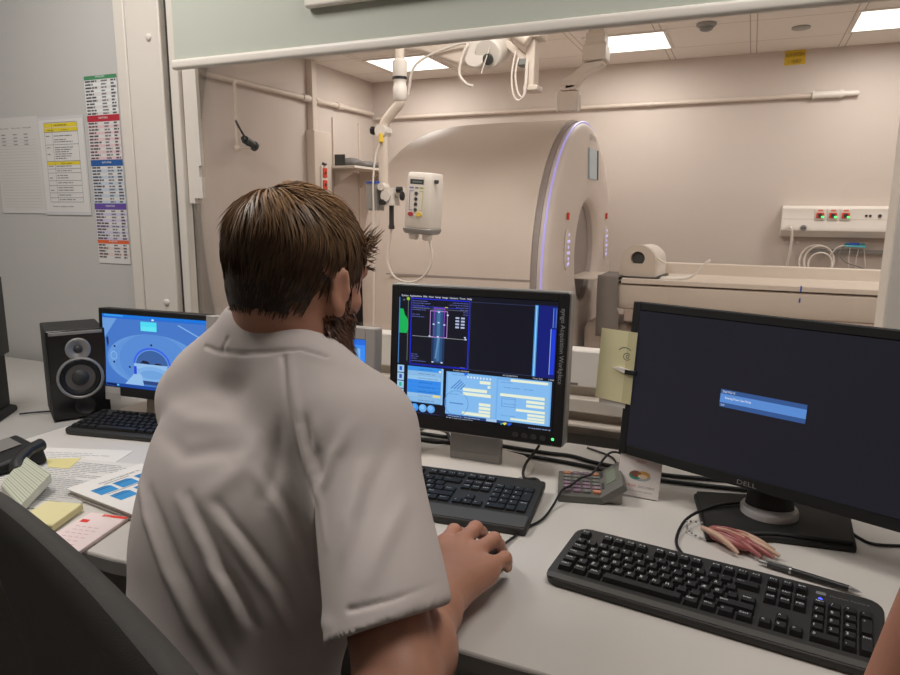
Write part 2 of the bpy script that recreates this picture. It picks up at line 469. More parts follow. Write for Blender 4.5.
# casing: a stepped white surround left of the window, with screw caps
cas = MB(); cas.box((-1.80, 1.575, 0), (-1.755, 1.6, 2.45)); cas.box((-1.757, 1.585, 0), (-1.745, 1.6, 2.45)); cas.box((-1.747, 1.57, 0), (-1.612, 1.6, 2.45))
t1 = struct(cas.build('trim_1', M_white_frame, bevel=.004))
struct(block('trim_2', (-1.612, 1.592, 0), (-1.60, 1.6, 2.45), M_shadow))
for z in (1.765, .985):
    c = MB().lathe([(0,.006),(.006,.006),(.010,.003),(.0105,0)], 16, M=Matrix.Translation((-1.655,1.570,z)) @ Matrix.Rotation(PI/2,4,'X')).build('screw_cap', M_white, t1, smooth=60)
# right casing: a pale post then the grey wall
struct(block('trim_3', (.262, 1.585, .75), (.31, 1.6, 2.45), M_white_frame, bevel=.004))
# sill and the two trunkings under it
sl = MB(); sl.box((-1.5, 1.55, .864), (.30, 1.60, .953)); struct(sl.build('trim_4', M_sill, bevel=.004))
s2 = MB(); s2.box((-1.5, 1.57, .74), (.30, 1.6, .864)); s2.box((-1.5, 1.535, .806), (.30, 1.6, .840)); s2.box((-1.5, 1.525, .772), (.30, 1.6, .782))
struct(s2.build('trim_5', M_trunk, bevel=.003))
lb = MB(); lb.quad2(-.372, .869, -.345, .874, 0, srgb(120,115,112)); 
o = lb.build('sill_label', M_paper, bpy.data.objects['trim_4']); o.rotation_euler = (PI/2,0,0); o.location = (0,1.5495,0)

# roller blind
t = thing('roller_blind', 'grey-green roller blind pulled a little way down over the window', 'blind', (0,0,0))
MB().box((-1.485, 1.494, 1.665), (.55, 1.497, 2.37)).build('blind_fabric', pmat('blind_fabric', srgb(184,187,175), .8, var=.02, scale=8, bump=.1, bscale=900), t)
MB().rbox((-1.487, 1.484, 1.648), (.555, 1.506, 1.674), .008, axis='x').build('bottom_bar', M_white_frame, t, smooth=50)
MB().cyl((-1.485,1.50,2.39), (.55,1.50,2.39), .028).build('roller_tube', M_white_frame, t, smooth=50)
t = thing('ceiling_rail', 'white boxed rail crossing the top edge in front of the grey blind', 'rail', (0,0,0))
MB().box((-1.04, 1.472, 1.757), (.5, 1.4925, 1.80)).build('rail_box', M_white_frame, t, bevel=.006)
for x in (-.9, -.1, .4): MB().box((x-.02, 1.476, 1.80), (x+.02, 1.4925, 2.45)).build('bracket', M_white_frame, t, bevel=.004)

# ------------------------------------------------------------ lamps
def area(name, loc, sx, sy, power, col=(1,.95,.88), rot=(0,0,0)):
    l = bpy.data.lights.new(name, 'AREA'); l.shape = 'RECTANGLE'; l.size = sx; l.size_y = sy; l.energy = power; l.color = col
    o = bpy.data.objects.new(name, l); COL.objects.link(o); o.location = loc; o.rotation_euler = rot; return o
LIGHTS = [(-2.87,5.60,.56,.52,'square ceiling light panel above the back-left corner, partly behind the tube of the injector'),
          (-.96,5.55,.56,.52,'square ceiling light panel between the hanging white arm and the smoke detector'),
          (.82,5.52,.54,.52,'square ceiling light panel at the right edge, right of the yellow sign')]
proto = None
for x, y, a, b, lab in LIGHTS:
    if proto is None:
        proto = thing('ceiling_light', lab, 'ceiling light', (x,y,2.55), group='ceiling light panels in the scanner room')
        f = MB(); e = .02
        f.box((-a/2-e,-b/2-e,-.008),(a/2+e,-b/2,0)); f.box((-a/2-e,b/2,-.008),(a/2+e,b/2+e,0)); f.box((-a/2-e,-b/2,-.008),(-a/2,b/2,0)); f.box((a/2,-b/2,-.008),(a/2+e,b/2,0))
        f.build('light_frame', M_white, proto)
        MB().box((-a/2,-b/2,-.005),(a/2,b/2,-.001)).build('diffuser', M_panel_light, proto)
    else: dup(proto, (x,y,2.55), 0, lab)
for x, y in ((-2.87,5.6),(-.96,5.55),(.82,5.52),(-2.87,2.55),(-.96,2.45),(.82,2.55),(2.2,4.2)):
    area('scan_room_lamp', (x,y,2.53), .5, .5, 13 if y > 4.5 else 21, (1,.955,.905))
for x, y, p in ((-1.55,.74,20.5),(.12,.90,11),(.6,-.9,.6)):  # last entry is an unseen weak fill added behind the camera
    area('office_lamp_and_fill', (x,y,2.43), .6, .6, p, (1,.96,.92))
# ============================================================ SCANNER ROOM
M_mri = pmat('scanner_shell', srgb(206,191,180), .5, var=.015)
M_mri2 = pmat('scanner_bezel', srgb(212,199,190), .5, var=.015)
M_gap = pmat('scanner_gap_grey', srgb(150,140,136), .5)
M_bore = pmat('bore_liner', srgb(205,196,192), .4)
M_table = pmat('table_plastic', srgb(208,194,180), .4, var=.02)
M_taupe = pmat('table_base_taupe', srgb(176,158,146), .5, var=.03)
M_strap = pmat('grey_strap_fabric', srgb(122,114,108), .75, bump=.3, bscale=500)
YC, ZC = 4.7, .9
def arch(x, R, floor=.02, n=40, flat=0.0):
    """cross-section of the magnet: round above the axis, nearly straight skirt below"""
    pts = []
    for i in range(n+1):
        a = PI*i/n; pts.append((x, YC+R*math.cos(a), ZC+R*math.sin(a)))
    for z in (.6, .3, floor): pts.append((x, YC-R*(1-.02*(.9-z)), z))
    for z in (floor, .3, .6): pts.append((x, YC+R*(1-.02*(.9-z)), z))
    return pts
sc = thing('mri_scanner', 'large beige barrel-shaped scanner with a lit round opening, behind the window', 'scanner', (0,0,0))
rings = []
xr, rb = -2.37, .5
for k in range(0, 10):
    a = PI/2*k/9; rings.append(arch(xr+rb*(1-math.sin(a)), .98-rb*.5*(1-math.cos(a))))
rings = rings[::-1]
rings += [arch(-1.7, .985), arch(-1.13, .985)]
MB().loft(rings).build('magnet_cover', M_mri, sc, smooth=50)
# rear end cap and groove lines
MB().loft([arch(-1.13, .975), arch(-1.095, .975)]).build('gap_ring', M_gap, sc, smooth=50)
g = MB(); g.box((-2.06, YC-.985-.004, .885), (-1.13, YC-.98, .893)); g.build('cover_seam', M_gap, sc)
# bezel: domed front with a round bore
def bez(x, R): return arch(x, R)
n = 40
br = [arch(-1.095,.965), arch(-1.075,.965), arch(-1.055,.955), arch(-1.04,.92), arch(-1.03,.84), arch(-1.025,.72), arch(-1.02,.58)]
# inner ring (bore mouth) sampled with the same count as the arch outline
def bore_ring(x, r):
    pts = []
    for i in range(n+1):
        a = PI*i/n; pts.append((x, YC+r*math.cos(a), 1.0+r*math.sin(a)))
    for q in (200, 225, 250): a = math.radians(q); pts.append((x, YC+r*math.cos(a), 1.0+r*math.sin(a)))
    for q in (290, 315, 340): a = math.radians(q); pts.append((x, YC+r*math.cos(a), 1.0+r*math.sin(a)))
    return pts
MB().loft(br+[bore_ring(-1.02,.39), bore_ring(-1.03,.365), bore_ring(-1.06,.345)], cap=False).build('front_bezel', M_mri2, sc, smooth=60)
MB().loft([bore_ring(-1.06,.345), bore_ring(-1.5,.33), bore_ring(-2.1,.33)], cap=False).build('bore_liner', M_bore, sc, smooth=60)
# light strip running round the rim
def rim(R, x, w):
    a_ = arch(x, R)[1:40]; return a_
ls = MB(); pts = [(-1.068, YC-.968, .05)]+[(-1.068, YC+.967*math.cos(PI-PI*i/40), ZC+.967*math.sin(PI-PI*i/40)) for i in range(0, 26)]
ls.tube(pts, .007, n=6, smooth=0); ls.build('light_strip', M_purple, sc, smooth=60)
def on_bezel(y, z, off=.004):
    """x of the bezel skin at (y, z)"""
    r = math.hypot(y-YC, max(z-ZC, 0)) if z > ZC else abs(y-YC)
    tab = [(.58,-1.02),(.72,-1.025),(.84,-1.03),(.92,-1.04),(.955,-1.055),(.965,-1.075)]
    if r <= .58: return -1.02+off
    for (a, xa), (b, xb) in zip(tab, tab[1:]):
        if r <= b: return xa+(xb-xa)*(r-a)/(b-a)+off
    return -1.075+off
def bez_quad(y0, z0, y1, z1, depth=.008):
    vs = []
    for off in (0, depth):
        for y, z in ((y0,z0),(y1,z0),(y1,z1),(y0,z1)): vs.append((on_bezel(y,z)+off, y, z))
    return vs, [(3,2,1,0),(4,5,6,7),(0,1,5,4),(1,2,6,5),(2,3,7,6),(3,0,4,7)]
vs, fs = bez_quad(4.62, 1.50, 4.86, 1.70); MB().add(vs, fs).build('display', pmat('bezel_display', srgb(150,160,165), .3, emit=srgb(150,165,172), estr=.25), sc)
vs, fs = bez_quad(4.86, 1.50, 4.885, 1.70, .012); MB().add(vs, fs).build('display_edge', M_dark, sc)
tx = MB(); tx.text2('SIEMENS', 0, 0, .05, 0, None, fit=.22, align='c')
o = tx.build('brand_mark', M_grey, sc); o.matrix_local = Matrix(((0,0,1,on_bezel(4.75,1.76)+.003),(1,0,0,4.75),(0,1,0,1.755),(0,0,0,1)))
for side in (-1, 1):
    yc = YC+side*.60
    p = MB(); Mx = Matrix.Translation((on_bezel(yc,1.0)+.0, yc, 1.05)) @ Matrix.Rotation(PI/2,4,'Y') @ Matrix.Scale(1,4)
    prof = [(.10,0),(.10,.006),(.085,.012),(0,.012)]
    p.lathe(prof, 28, M=Matrix.Translation((on_bezel(yc,1.0)-.004, yc, 1.05)) @ Matrix.Diagonal((1,.5,1.25,1)) @ Matrix.Rotation(PI/2,4,'Y'))
    cp = p.build('control_panel', M_mri2, sc, smooth=50)
    b = MB()
    for (dy, dz) in ((0,.09),(-.018,.05),(.018,.05),(0,.015),(-.018,-.02),(.018,-.02),(0,-.055),(-.012,-.09),(.014,-.085)):
        b.sphere((on_bezel(yc,1.0)+.011, yc+dy, 1.05+dz), (.004,.011,.011), 10, 6)
    b.build('panel_buttons', pmat('lit_buttons', srgb(190,185,235), .4, emit=srgb(200,195,255), estr=.6), cp)
    MB().box((on_bezel(yc,1.0)-.004, yc-.012, 1.23), (on_bezel(yc,1.0)+.008, yc+.012, 1.275)).build('stop_mark', M_red, sc, bevel=.003)
MB().rbox((-1.45, YC-.10, .862), (-1.35, YC+.10, .90), .01).build('bore_handle', M_dark, sc, smooth=40)
MB().loft([[(x, YC+s*.95, z) for s, z in ((-1,.0),(1,.0),(1,.12),(-1,.12))] for x in (-1.9,-1.0)]).build('plinth', M_taupe, sc, bevel=.02)

# patient table
tb = thing('patient_table', 'long white scanner table running right from the scanner opening', 'table', (0,0,0))
ty0, ty1 = 4.34, 5.06
prof = [(ty0,.838),(ty0,.868),(ty0+.02,.872),(ty0+.06,.856),(YC,.846),(ty1-.06,.856),(ty1-.03,.93),(ty1,.935),(ty1,.838)]
MB().loft([[(x,y,z) for y,z in prof] for x in (-.72,1.9)]).build('table_top', M_table, tb, bevel=.004)
MB().loft([[(x,y,z) for y,z in ((ty0+.10,.842),(ty0+.10,.85),(ty1-.10,.85),(ty1-.10,.842))] for x in (-1.6,-.70)]).build('cradle', M_table, tb)
un = []
for x, s in ((-.86,.35),(-.84,.7),(-.80,.9),(-.72,1.0),(1.9,1.0)):
    un.append([(x, YC+s*yy, .745+s*zz) for yy, zz in ((-.345,.085),(-.345,-.02),(-.315,-.075),(.315,-.075),(.345,-.02),(.345,.085))])
MB().loft(un).build('table_carriage', M_table, tb, bevel=.01)
MB().box((-.70, ty0+.03, .59), (1.9, ty1-.05, .672)).build('lift_beam', M_taupe, tb, bevel=.01)
MB().box((-.60, ty0+.06, .05), (1.8, ty1-.08, .592)).build('pedestal', M_table, tb, bevel=.03)
MB().box((-.58, ty0+.052, .50), (-.44, ty0+.07, .56)).build('pedestal_vent', M_dark, tb)
MB().box((-.97, ty0+.10, .02), (-.62, ty1-.10, .56)).build('docking_column', M_taupe, tb, bevel=.05)
for x in (.294,.30): pass
MB().box((.29, ty0-.003, .836), (.298, ty0+.01, .872)).build('position_mark', M_blue, tb); MB().box((.29, ty0+.012, .775), (.298, ty0+.02, .80)).build('position_mark', M_blue, tb)

st = thing('positioning_strap', 'grey fabric strap draped over the near edge of the white scanner table', 'strap', (-.80,ty0,.86))
path = [(0,.36,.012),(0,.06,.012),(0,.0,.016),(0,-.012,.0),(0,-.014,-.12),(0,-.005,-.24),(0,.0,-.37)]
vs = []
for x in (-.065,.065):
    for (a,b,c) in smooth_path(path,4): vs.append((x+ (.012 if c < -.2 and x > 0 else 0),b,c))
k = len(vs)//2
o = MB().add(vs, [(i,k+i,k+i+1,i+1) for i in range(k-1)]).build('strap_band', M_strap, st, smooth=60)
o.modifiers.new('thickness','SOLIDIFY').thickness = .008

# head coil: housing with a round hole, half-round hood behind
hc = thing('head_coil', 'white half-round coil housing with a dark round hole, standing on the scanner table', 'coil', (-.645,4.47,.868))
def dpoly(r, n=18): return [(-r,0)]+[(-r*math.cos(PI*i/n), .095+r*.98*math.sin(PI*i/n)) for i in range(n+1)]+[(r,0)]
r0 = .115; out = dpoly(r0)
fr_ = MB(); m = len(out)
hole = []
for (px, pz) in out:
    a = math.atan2(pz-.12, px); hole.append((.045*math.cos(a), .12+.045*math.sin(a)))
for y in (0,.05): fr_.add([(px,y,pz) for px,pz in out]+[(px,y,pz) for px,pz in hole], [((i,(i+1)%m,m+(i+1)%m,m+i) if y == 0 else (m+i,m+(i+1)%m,(i+1)%m,i)) for i in range(m)])
fr_.add([(px,y,pz) for y in (0,.05) for px,pz in out], [((i+1)%m,i,m+i,m+(i+1)%m) for i in range(m)])
fr_.add([(px,y,pz) for y in (0,.05) for px,pz in hole], [(i,(i+1)%m,m+(i+1)%m,m+i) for i in range(m)])
fr_.build('front_plate', M_table, hc, smooth=40)
MB().loft([[(px*s, y, pz*(.97 if s < 1 else 1)) for px,pz in dpoly(.108)] for y,s in ((.05,1),(.33,1),(.36,.9))]).build('hood', M_white, hc, smooth=40)
MB().cyl((0,.03,.12),(0,.052,.12),.046).build('hole_back', M_shadow, hc)
MB().box((-.125,-.02,-.008),(.125,.36,.006)).build('base_plate', M_dark, hc, bevel=.003)
MB().tube([(.105,.10,.12),(.14,.08,.10),(.15,.10,.095),(.115,.14,.10)], .006).build('side_latch', M_white, hc, smooth=60)
hc.rotation_euler.z = math.radians(-6)

# curved white pad lying on the table
cp = MB(); prof = [(-.16,.004),(-.05,.008),(.02,.022),(.06,.06),(.10,.11),(.125,.125)]
sp_ = smooth_path([(a,0,b) for a,b in prof],5)
rr = []
for y in (0,.16): rr.append([(p.x,y,p.z) for p in sp_])
k = len(sp_)
o = cp.add(rr[0]+rr[1], [(i,i+1,k+i+1,k+i) for i in range(k-1)]).build('curved_pad', M_white, None, smooth=60, loc=(-.34,4.44,.868))
o.modifiers.new('thickness','SOLIDIFY').thickness = .012
tag(o, 'curved white pad with a turned-up end on the scanner table, right of the coil housing', 'pad')

# ---------------- injector hanging from the ceiling
IY = 3.0
inj = thing('contrast_injector', 'white contrast injector head on a bent tube hung from the ceiling, before the scanner flank', 'injector', (-1.60,IY,2.55))
def L_(p): return (p[0]+1.60, p[1]-IY, p[2]-2.55)
inj_m = Matrix.Translation((1.60,-IY,-2.55))
def ib(name, mb, mat, **k):
    mb.v = [tuple(inj_m @ Vector(v)) for v in mb.v]
    return mb.build(name, mat, k.pop('parent', inj), **k)
ib('ceiling_tube', MB().cyl((-1.582,IY,2.55),(-1.582,IY,1.98),.022).lathe([(.09,2.55),(.09,2.53),(.03,2.50)],24,M=Matrix.Translation((-1.582,IY,0))), M_offwhite, smooth=40)
ib('tube_collar', MB().lathe([(.024,1.98),(.034,1.97),(.034,1.885),(.03,1.88),(.03,1.86),(.034,1.855),(.034,1.80),(.026,1.79)],24,M=Matrix.Translation((-1.582,IY,0))), M_white, smooth=40)
ib('collar_ring', MB().cyl((-1.582,IY,1.886),(-1.582,IY,1.899),.0355), M_black, smooth=40)
ib('bent_tube', MB().tube([(-1.582,IY,1.80),(-1.585,IY,1.78),(-1.63,IY,1.735),(-1.668,IY,1.69),(-1.674,IY,1.64),(-1.675,IY,1.50),(-1.674,IY,1.38)], .024, n=14), M_offwhite, smooth=60)
ib('tube_clamp', MB().cyl((-1.674,IY-.035,1.655),(-1.674,IY+.035,1.655),.03).box((-1.71,IY-.02,1.645),(-1.64,IY+.02,1.668)), M_white, smooth=40)
ib('clamp_knob', MB().cyl((-1.71,IY,1.66),(-1.725,IY,1.66),.012).cyl((-1.725,IY,1.66),(-1.74,IY,1.66),.02,n=6), M_black, smooth=40)
ib('cable_plug', MB().cyl((-1.67,IY-.03,1.64),(-1.668,IY-.035,1.60),.012), M_yellow, smooth=40)
ib('swivel_joint', MB().rbox((-1.675,IY-.04,1.30),(-1.60,IY+.04,1.385),.02,axis='z').cyl((-1.60,IY,1.36),(-1.56,IY,1.365),.022).cyl((-1.665,IY-.05,1.39),(-1.665,IY+.01,1.39),.018).cyl((-1.64,IY-.05,1.345),(-1.64,IY,1.345),.026), M_white, smooth=40)
ib('joint_knob', MB().cyl((-1.655,IY-.065,1.315),(-1.655,IY-.04,1.315),.014), M_black, smooth=40)
ib('joint_knob', MB().cyl((-1.585,IY-.03,1.375),(-1.56,IY-.03,1.375),.015).cyl((-1.56,IY-.03,1.345),(-1.553,IY-.03,1.345),.022), M_black, smooth=40)
ib('handle', MB().cyl((-1.632,IY,1.31),(-1.633,IY,1.205),.012).cyl((-1.633,IY,1.205),(-1.633,IY,1.185),.015), M_dark, smooth=40)
ib('spare_holder', MB().rbox((-1.755,IY-.045,1.275),(-1.69,IY+.045,1.405),.018).box((-1.735,IY-.055,1.285),(-1.71,IY-.044,1.39)), M_silver, smooth=40)
ib('holder_lid', MB().rbox((-1.757,IY-.048,1.405),(-1.688,IY+.048,1.416),.018), M_blue, smooth=40)
# head
hd = MB(); hd.M = Matrix.Translation((-1.452,IY-.01,1.322)) @ Matrix.Rotation(math.radians(4),4,'Y') @ Matrix.Scale(.93,4)
hd.loft([[(x*s, y*s2, z) for x,y in ((-.072,-.065),(-.055,-.078),(.052,-.078),(.075,-.06),(.088,.05),(.07,.07),(-.06,.07),(-.072,.05))] for z,s,s2 in ((-.14,.96,.94),(-.13,1,1),(.10,.94,1),(.135,.90,.97),(.142,.84,.9))])
ih = ib('injector_head', hd, M_white, bevel=.004)
hm = Matrix.Translation((-1.452,IY-.01,1.322)) @ Matrix.Rotation(math.radians(4),4,'Y') @ Matrix.Scale(.93,4)
def hp(name, mb, mat, **k):
    mb.v = [tuple(hm @ Vector(v)) for v in mb.v]; return ib(name, mb, mat, parent=ih, **k)
fp = MB(); fy = -.0795
def fq(x0,z0,x1,z1,c,d=.0): fp.add([(x0,fy-d,z0),(x1,fy-d,z0),(x1,fy-d,z1),(x0,fy-d,z1)],[(0,1,2,3)],0,c)
fq(-.048,-.075,.040,.118,srgb(222,214,206))
fq(-.042,.082,.034,.106,srgb(40,44,46),.0006); fq(-.030,.089,.024,.098,srgb(110,120,118),.0009)
fq(-.044,.060,-.020,.068,srgb(110,120,175),.0006); fq(-.012,.060,.006,.068,srgb(120,115,120),.0006); fq(.012,.060,.034,.068,srgb(160,165,90),.0006)
for (x0,z0,x1,z1,c) in ((-.042,-.05,-.038,.05,(110,125,185)),(-.042,-.05,-.02,-.046,(110,125,185)),(-.042,.046,-.02,.05,(110,125,185)),(.030,-.05,.034,.05,(190,195,110)),(.012,-.05,.034,-.046,(190,195,110)),(.012,.046,.034,.05,(190,195,110))): fq(x0,z0,x1,z1,srgb(*c),.0006)
hp('control_face', fp, M_paper)
for z in (.036,.008,-.018,-.046):
    hp('face_button', MB().cyl((-.004,fy,z),(-.004,fy-.004,z),.009), M_dark, smooth=40)
hp('stop_button', MB().lathe([(0,.005),(.015,.005),(.016,0)],18,M=Matrix.Translation((-.030,fy,-.068)) @ Matrix.Diagonal((1,1,.7,1)) @ Matrix.Rotation(PI/2,4,'X')), pmat('dark_red', srgb(170,45,48), .4), smooth=40)
hp('start_button', MB().lathe([(0,.005),(.015,.005),(.016,0)],18,M=Matrix.Translation((.018,fy,-.068)) @ Matrix.Diagonal((1,1,.7,1)) @ Matrix.Rotation(PI/2,4,'X')), M_yellow, smooth=40)
hp('base_cap', MB().loft([[(x*s,y*s,z) for x,y in ((-.075,-.078),(.055,-.08),(.09,-.06),(.09,.06),(-.075,.06))] for z,s in ((-.168,.86),(-.155,.96),(-.138,.99))]), M_silver, bevel=.004)
for x in (-.035,.045): hp('syringe_socket', MB().cyl((x,-.02,-.165),(x,-.02,-.192),.027).cyl((x,-.02,-.192),(x,-.02,-.20),.022), M_white, smooth=40)
hp('side_knob', MB().cyl((.07,-.03,.10),(.09,-.035,.10),.010), M_dark, smooth=40)
ib('cable', MB().tube([(-1.41,IY-.03,1.13),(-1.395,IY-.03,1.06),(-1.42,IY-.03,.985),(-1.50,IY-.02,.93),(-1.60,IY-.02,.945),(-1.65,IY-.01,1.02),(-1.645,IY,1.12),(-1.633,IY,1.19)], .006), M_wcable, smooth=60)
ib('tube_line', MB().tube([(-1.70,IY-.06,1.30),(-1.70,IY-.06,1.42),(-1.695,IY-.04,1.54),(-1.672,IY-.035,1.60)], .0045).tube([(-1.70,IY-.06,1.30),(-1.705,IY-.055,1.0),(-1.715,IY-.05,.7)],.005).tube([(-1.69,IY-.05,1.28),(-1.695,IY-.05,1.18),(-1.68,IY-.05,1.2),(-1.67,IY-.05,1.28)],.002), M_wcable, smooth=60)

# ---------------- ceiling boom with its joint, bracket and cables
BY = 3.3
bm = thing('ceiling_boom', 'white jointed ceiling boom with looped cables hanging below the blind, above the scanner', 'boom', (-1.2,BY,2.55))
bmm = Matrix.Translation((1.2,-BY,-2.55))
def bb(name, mb, mat, **k):
    mb.v = [tuple(bmm @ Vector(v)) for v in mb.v]; return mb.build(name, mat, k.pop('parent', bm), **k)
bb('boom_column', MB().cyl((-1.10,BY,2.55),(-1.10,BY,2.12),.05).lathe([(.12,2.55),(.12,2.52),(.06,2.49)],24,M=Matrix.Translation((-1.10,BY,0))), M_offwhite, smooth=40)
bb('boom_arm', MB().loft([[(x,BY+y,zc+z*h) for y,z in ((-.045,-1),(.045,-1),(.045,1),(-.045,1))] for x,zc,h in ((-1.72,2.13,.04),(-1.60,2.11,.04),(-1.40,2.055,.06),(-1.30,2.03,.055))]), M_offwhite, bevel=.012)
bb('arm_joint', MB().cyl((-1.295,BY-.065,2.03),(-1.285,BY+.04,2.035),.066,n=28), M_white, bevel=.008)
bb('joint_housing', MB().cyl((-1.225,BY-.075,2.02),(-1.205,BY+.05,2.085),.072,.076,n=28), M_white, bevel=.008)
bb('joint_opening', MB().cyl((-1.222,BY-.083,1.992),(-1.220,BY-.072,1.998),.026,n=28), M_dark)  # dark disc painted for the shade inside the joint's opening
bb('bracket_bar', MB().loft([[(x,BY+y,zc+z) for y,z in ((-.03,-.022),(.03,-.022),(.03,.022),(-.03,.022))] for x,zc in ((-1.18,2.10),(-1.04,1.985))]), M_offwhite, bevel=.006)
bb('bracket_clip', MB().box((-1.09,BY-.036,1.965),(-1.035,BY+.03,1.995)), M_grey, bevel=.004)
bb('drop_plate', MB().box((-1.045,BY-.04,1.86),(-1.0,BY+.04,2.16)).box((-1.05,BY-.05,1.845),(-.98,BY+.05,1.87)), M_offwhite, bevel=.005)
bb('drop_head', MB().box((-1.10,BY-.06,2.08),(-.97,BY+.06,2.18)).cyl((-1.08,BY-.07,2.10),(-1.02,BY-.07,2.06),.03), M_offwhite, bevel=.008)
bb('boom_cable', MB().tube([(-1.66,BY-.06,1.86),(-1.635,BY-.06,1.98),(-1.56,BY-.06,2.035),(-1.42,BY-.07,2.07),(-1.33,BY-.08,2.075),(-1.35,BY-.09,2.02),(-1.365,BY-.09,1.94),(-1.33,BY-.09,1.89),(-1.29,BY-.09,1.875)], .007)
   .tube([(-1.19,BY-.06,2.12),(-1.17,BY-.07,2.17),(-1.21,BY-.09,2.04),(-1.25,BY-.09,1.93)], .003)
   .tube([(-1.09,BY-.05,2.03),(-1.105,BY-.06,1.92),(-1.095,BY-.06,1.83),(-1.065,BY-.06,1.80),(-1.035,BY-.06,1.84),(-1.03,BY-.05,1.98)], .005)
   .tube([(-1.08,BY-.04,2.0),(-1.09,BY-.05,1.92),(-1.075,BY-.05,1.84),(-1.05,BY-.05,1.815),(-1.04,BY-.05,1.86),(-1.04,BY-.04,1.97)], .005), M_wcable, smooth=60)

# ---------------- second hanging arm over the scanner
a2 = thing('suspended_display_mount', 'stepped white ceiling arm ending in a small box right above the scanner top', 'ceiling mount', (-.955,4.4,2.55))
am = Matrix.Translation((.955,-4.4,-2.55))
def ab(name, mb, mat, **k):
    mb.v = [tuple(am @ Vector(v)) for v in mb.v]; return mb.build(name, mat, a2, **k)
def sqr(x,y,z,hx,hy): return [(x-hx,y-hy,z),(x+hx,y-hy,z),(x+hx,y+hy,z),(x-hx,y+hy,z)]
ab('arm_column', MB().loft([sqr(-.955,4.4,2.55,.045,.045),sqr(-.955,4.4,2.36,.045,.045),sqr(-.955,4.4,2.35,.058,.058),sqr(-.955,4.4,2.29,.06,.06),sqr(-.955,4.4,2.28,.07,.07),sqr(-.955,4.4,2.19,.072,.072)]), M_offwhite, bevel=.006)
ab('arm_strut', MB().loft([[(x,4.4+y,z) for x,y,z in q] for q in ([(-.90,-.05,2.19),(-.90,.05,2.19),(-.90,.05,2.165),(-.90,-.05,2.165)],[(-1.02,-.05,2.18),(-1.02,.05,2.18),(-1.02,.05,2.115),(-1.02,-.05,2.115)],[(-1.09,-.05,2.12),(-1.09,.05,2.12),(-1.075,.05,2.04),(-1.075,-.05,2.04)],[(-1.15,-.05,2.10),(-1.15,.05,2.10),(-1.13,.05,2.03),(-1.13,-.05,2.03)])]), M_offwhite, bevel=.006)
ab('arm_neck', MB().box((-1.165,4.35,2.025),(-1.06,4.45,2.06)), M_offwhite, bevel=.006)
ab('arm_box', MB().rbox((-1.17,4.35,1.905),(-1.05,4.45,2.02),.015,axis='y'), M_offwhite, smooth=40)
ab('box_guard', MB().tube([(-1.178,4.345,1.90),(-1.178,4.345,2.02)],.006,smooth=0), M_white, smooth=60)
ab('box_guard', MB().tube([(-1.042,4.345,1.90),(-1.042,4.345,2.02)],.006,smooth=0), M_white, smooth=60)

# ---------------- far wall and ceiling fittings
t = thing('smoke_detector', 'round grey smoke detector on the tiled ceiling between two light panels', 'smoke detector', (-.385,5.2,2.55))
MB().lathe([(.066,0),(.066,-.016),(.05,-.026)],24).build('detector_base', M_silver, t, smooth=40)
MB().lathe([(.046,-.026),(.042,-.042),(.025,-.05),(0,-.05)],24).build('detector_head', M_grey, t, smooth=40)
t = MB().lathe([(.06,0),(.06,-.01),(.04,-.016),(0,-.016)],24).build('ceiling_sensor', M_silver, None, smooth=40, loc=(.21,5.54,2.55))
tag(t, 'small flat grey disc on the tiled ceiling above the yellow sign', 'sensor')
sg = MB(); sg.box((-.075,-.002,-.055),(.075,0,.055),col=srgb(214,178,40))
sg.M = Matrix.Rotation(PI/2,4,'X')
sg.text2('KUN INTERN', 0, .006, .042, .0045, srgb(84,58,16), align='c', fit=.128); sg.text2('1. HJÆLP', 0, -.042, .038, .0045, srgb(84,58,16), align='c', fit=.09)
o = sg.build('wall_sign', M_paper, loc=(.215,6.268,2.495)); o.rotation_euler.y = math.radians(-1.5)
tag(o, 'small yellow sign with two lines of dark writing high on the far wall', 'sign')
t = thing('wall_conduit', 'thin white pipe running along the far wall, thicker at its right end', 'pipe', (0,0,0))
MB().cyl((-3.56,6.235,2.195),(.42,6.235,2.195),.017,n=12).build('pipe', M_conduit, t, smooth=60)
MB().cyl((.36,6.235,2.197),(.58,6.235,2.197),.027,n=14).cyl((.36,6.235,2.197),(.375,6.235,2.197),.034,n=14).cyl((.55,6.235,2.197),(.565,6.235,2.197),.034,n=14).cyl((.58,6.235,2.197),(.68,6.235,2.197),.02,n=12).build('pipe_end', M_white, t, smooth=40)
for x in (-2.2,-.9): MB().cyl((x,6.235,2.195),(x+.05,6.235,2.195),.021,n=12).build('pipe_sleeve', M_conduit, t, smooth=40)
t = thing('wall_pipe', 'white pipe along the left scanner room wall with a drop to the corner trunking', 'pipe', (0,0,0))
MB().cyl((-3.585,2.0,2.19),(-3.585,6.20,2.235),.022,n=12).build('pipe', M_conduit, t, smooth=60)
for y in (5.02,5.2,5.55): MB().cyl((-3.585,y,2.19+.011*(y-2)),(-3.585,y+.09,2.19+.011*(y-2)),.03,n=12).build('pipe_sleeve', M_conduit, t, smooth=40)
struct(block('trim_6', (-3.62,5.13,1.95), (-3.56,5.20,2.55), M_conduit, bevel=.006))
struct(block('trim_7', (-3.62,5.10,.0), (-3.53,5.36,1.965), M_conduit, bevel=.008))
os_ = thing('socket_strip', 'upright white socket strip with red outlets on the left wall, above the brown hair', 'socket strip', (-3.525,5.22,1.52))
MB().box((-.012,-.045,-.24),(.012,.045,.15)).build('strip_body', M_white, os_, bevel=.005)
MB().cyl((.012,0,.165),(.014,0,.15),.02).sphere((.0,0,.16),(.014,.018,.02)).build('strip_cap', M_dark, os_, smooth=40)
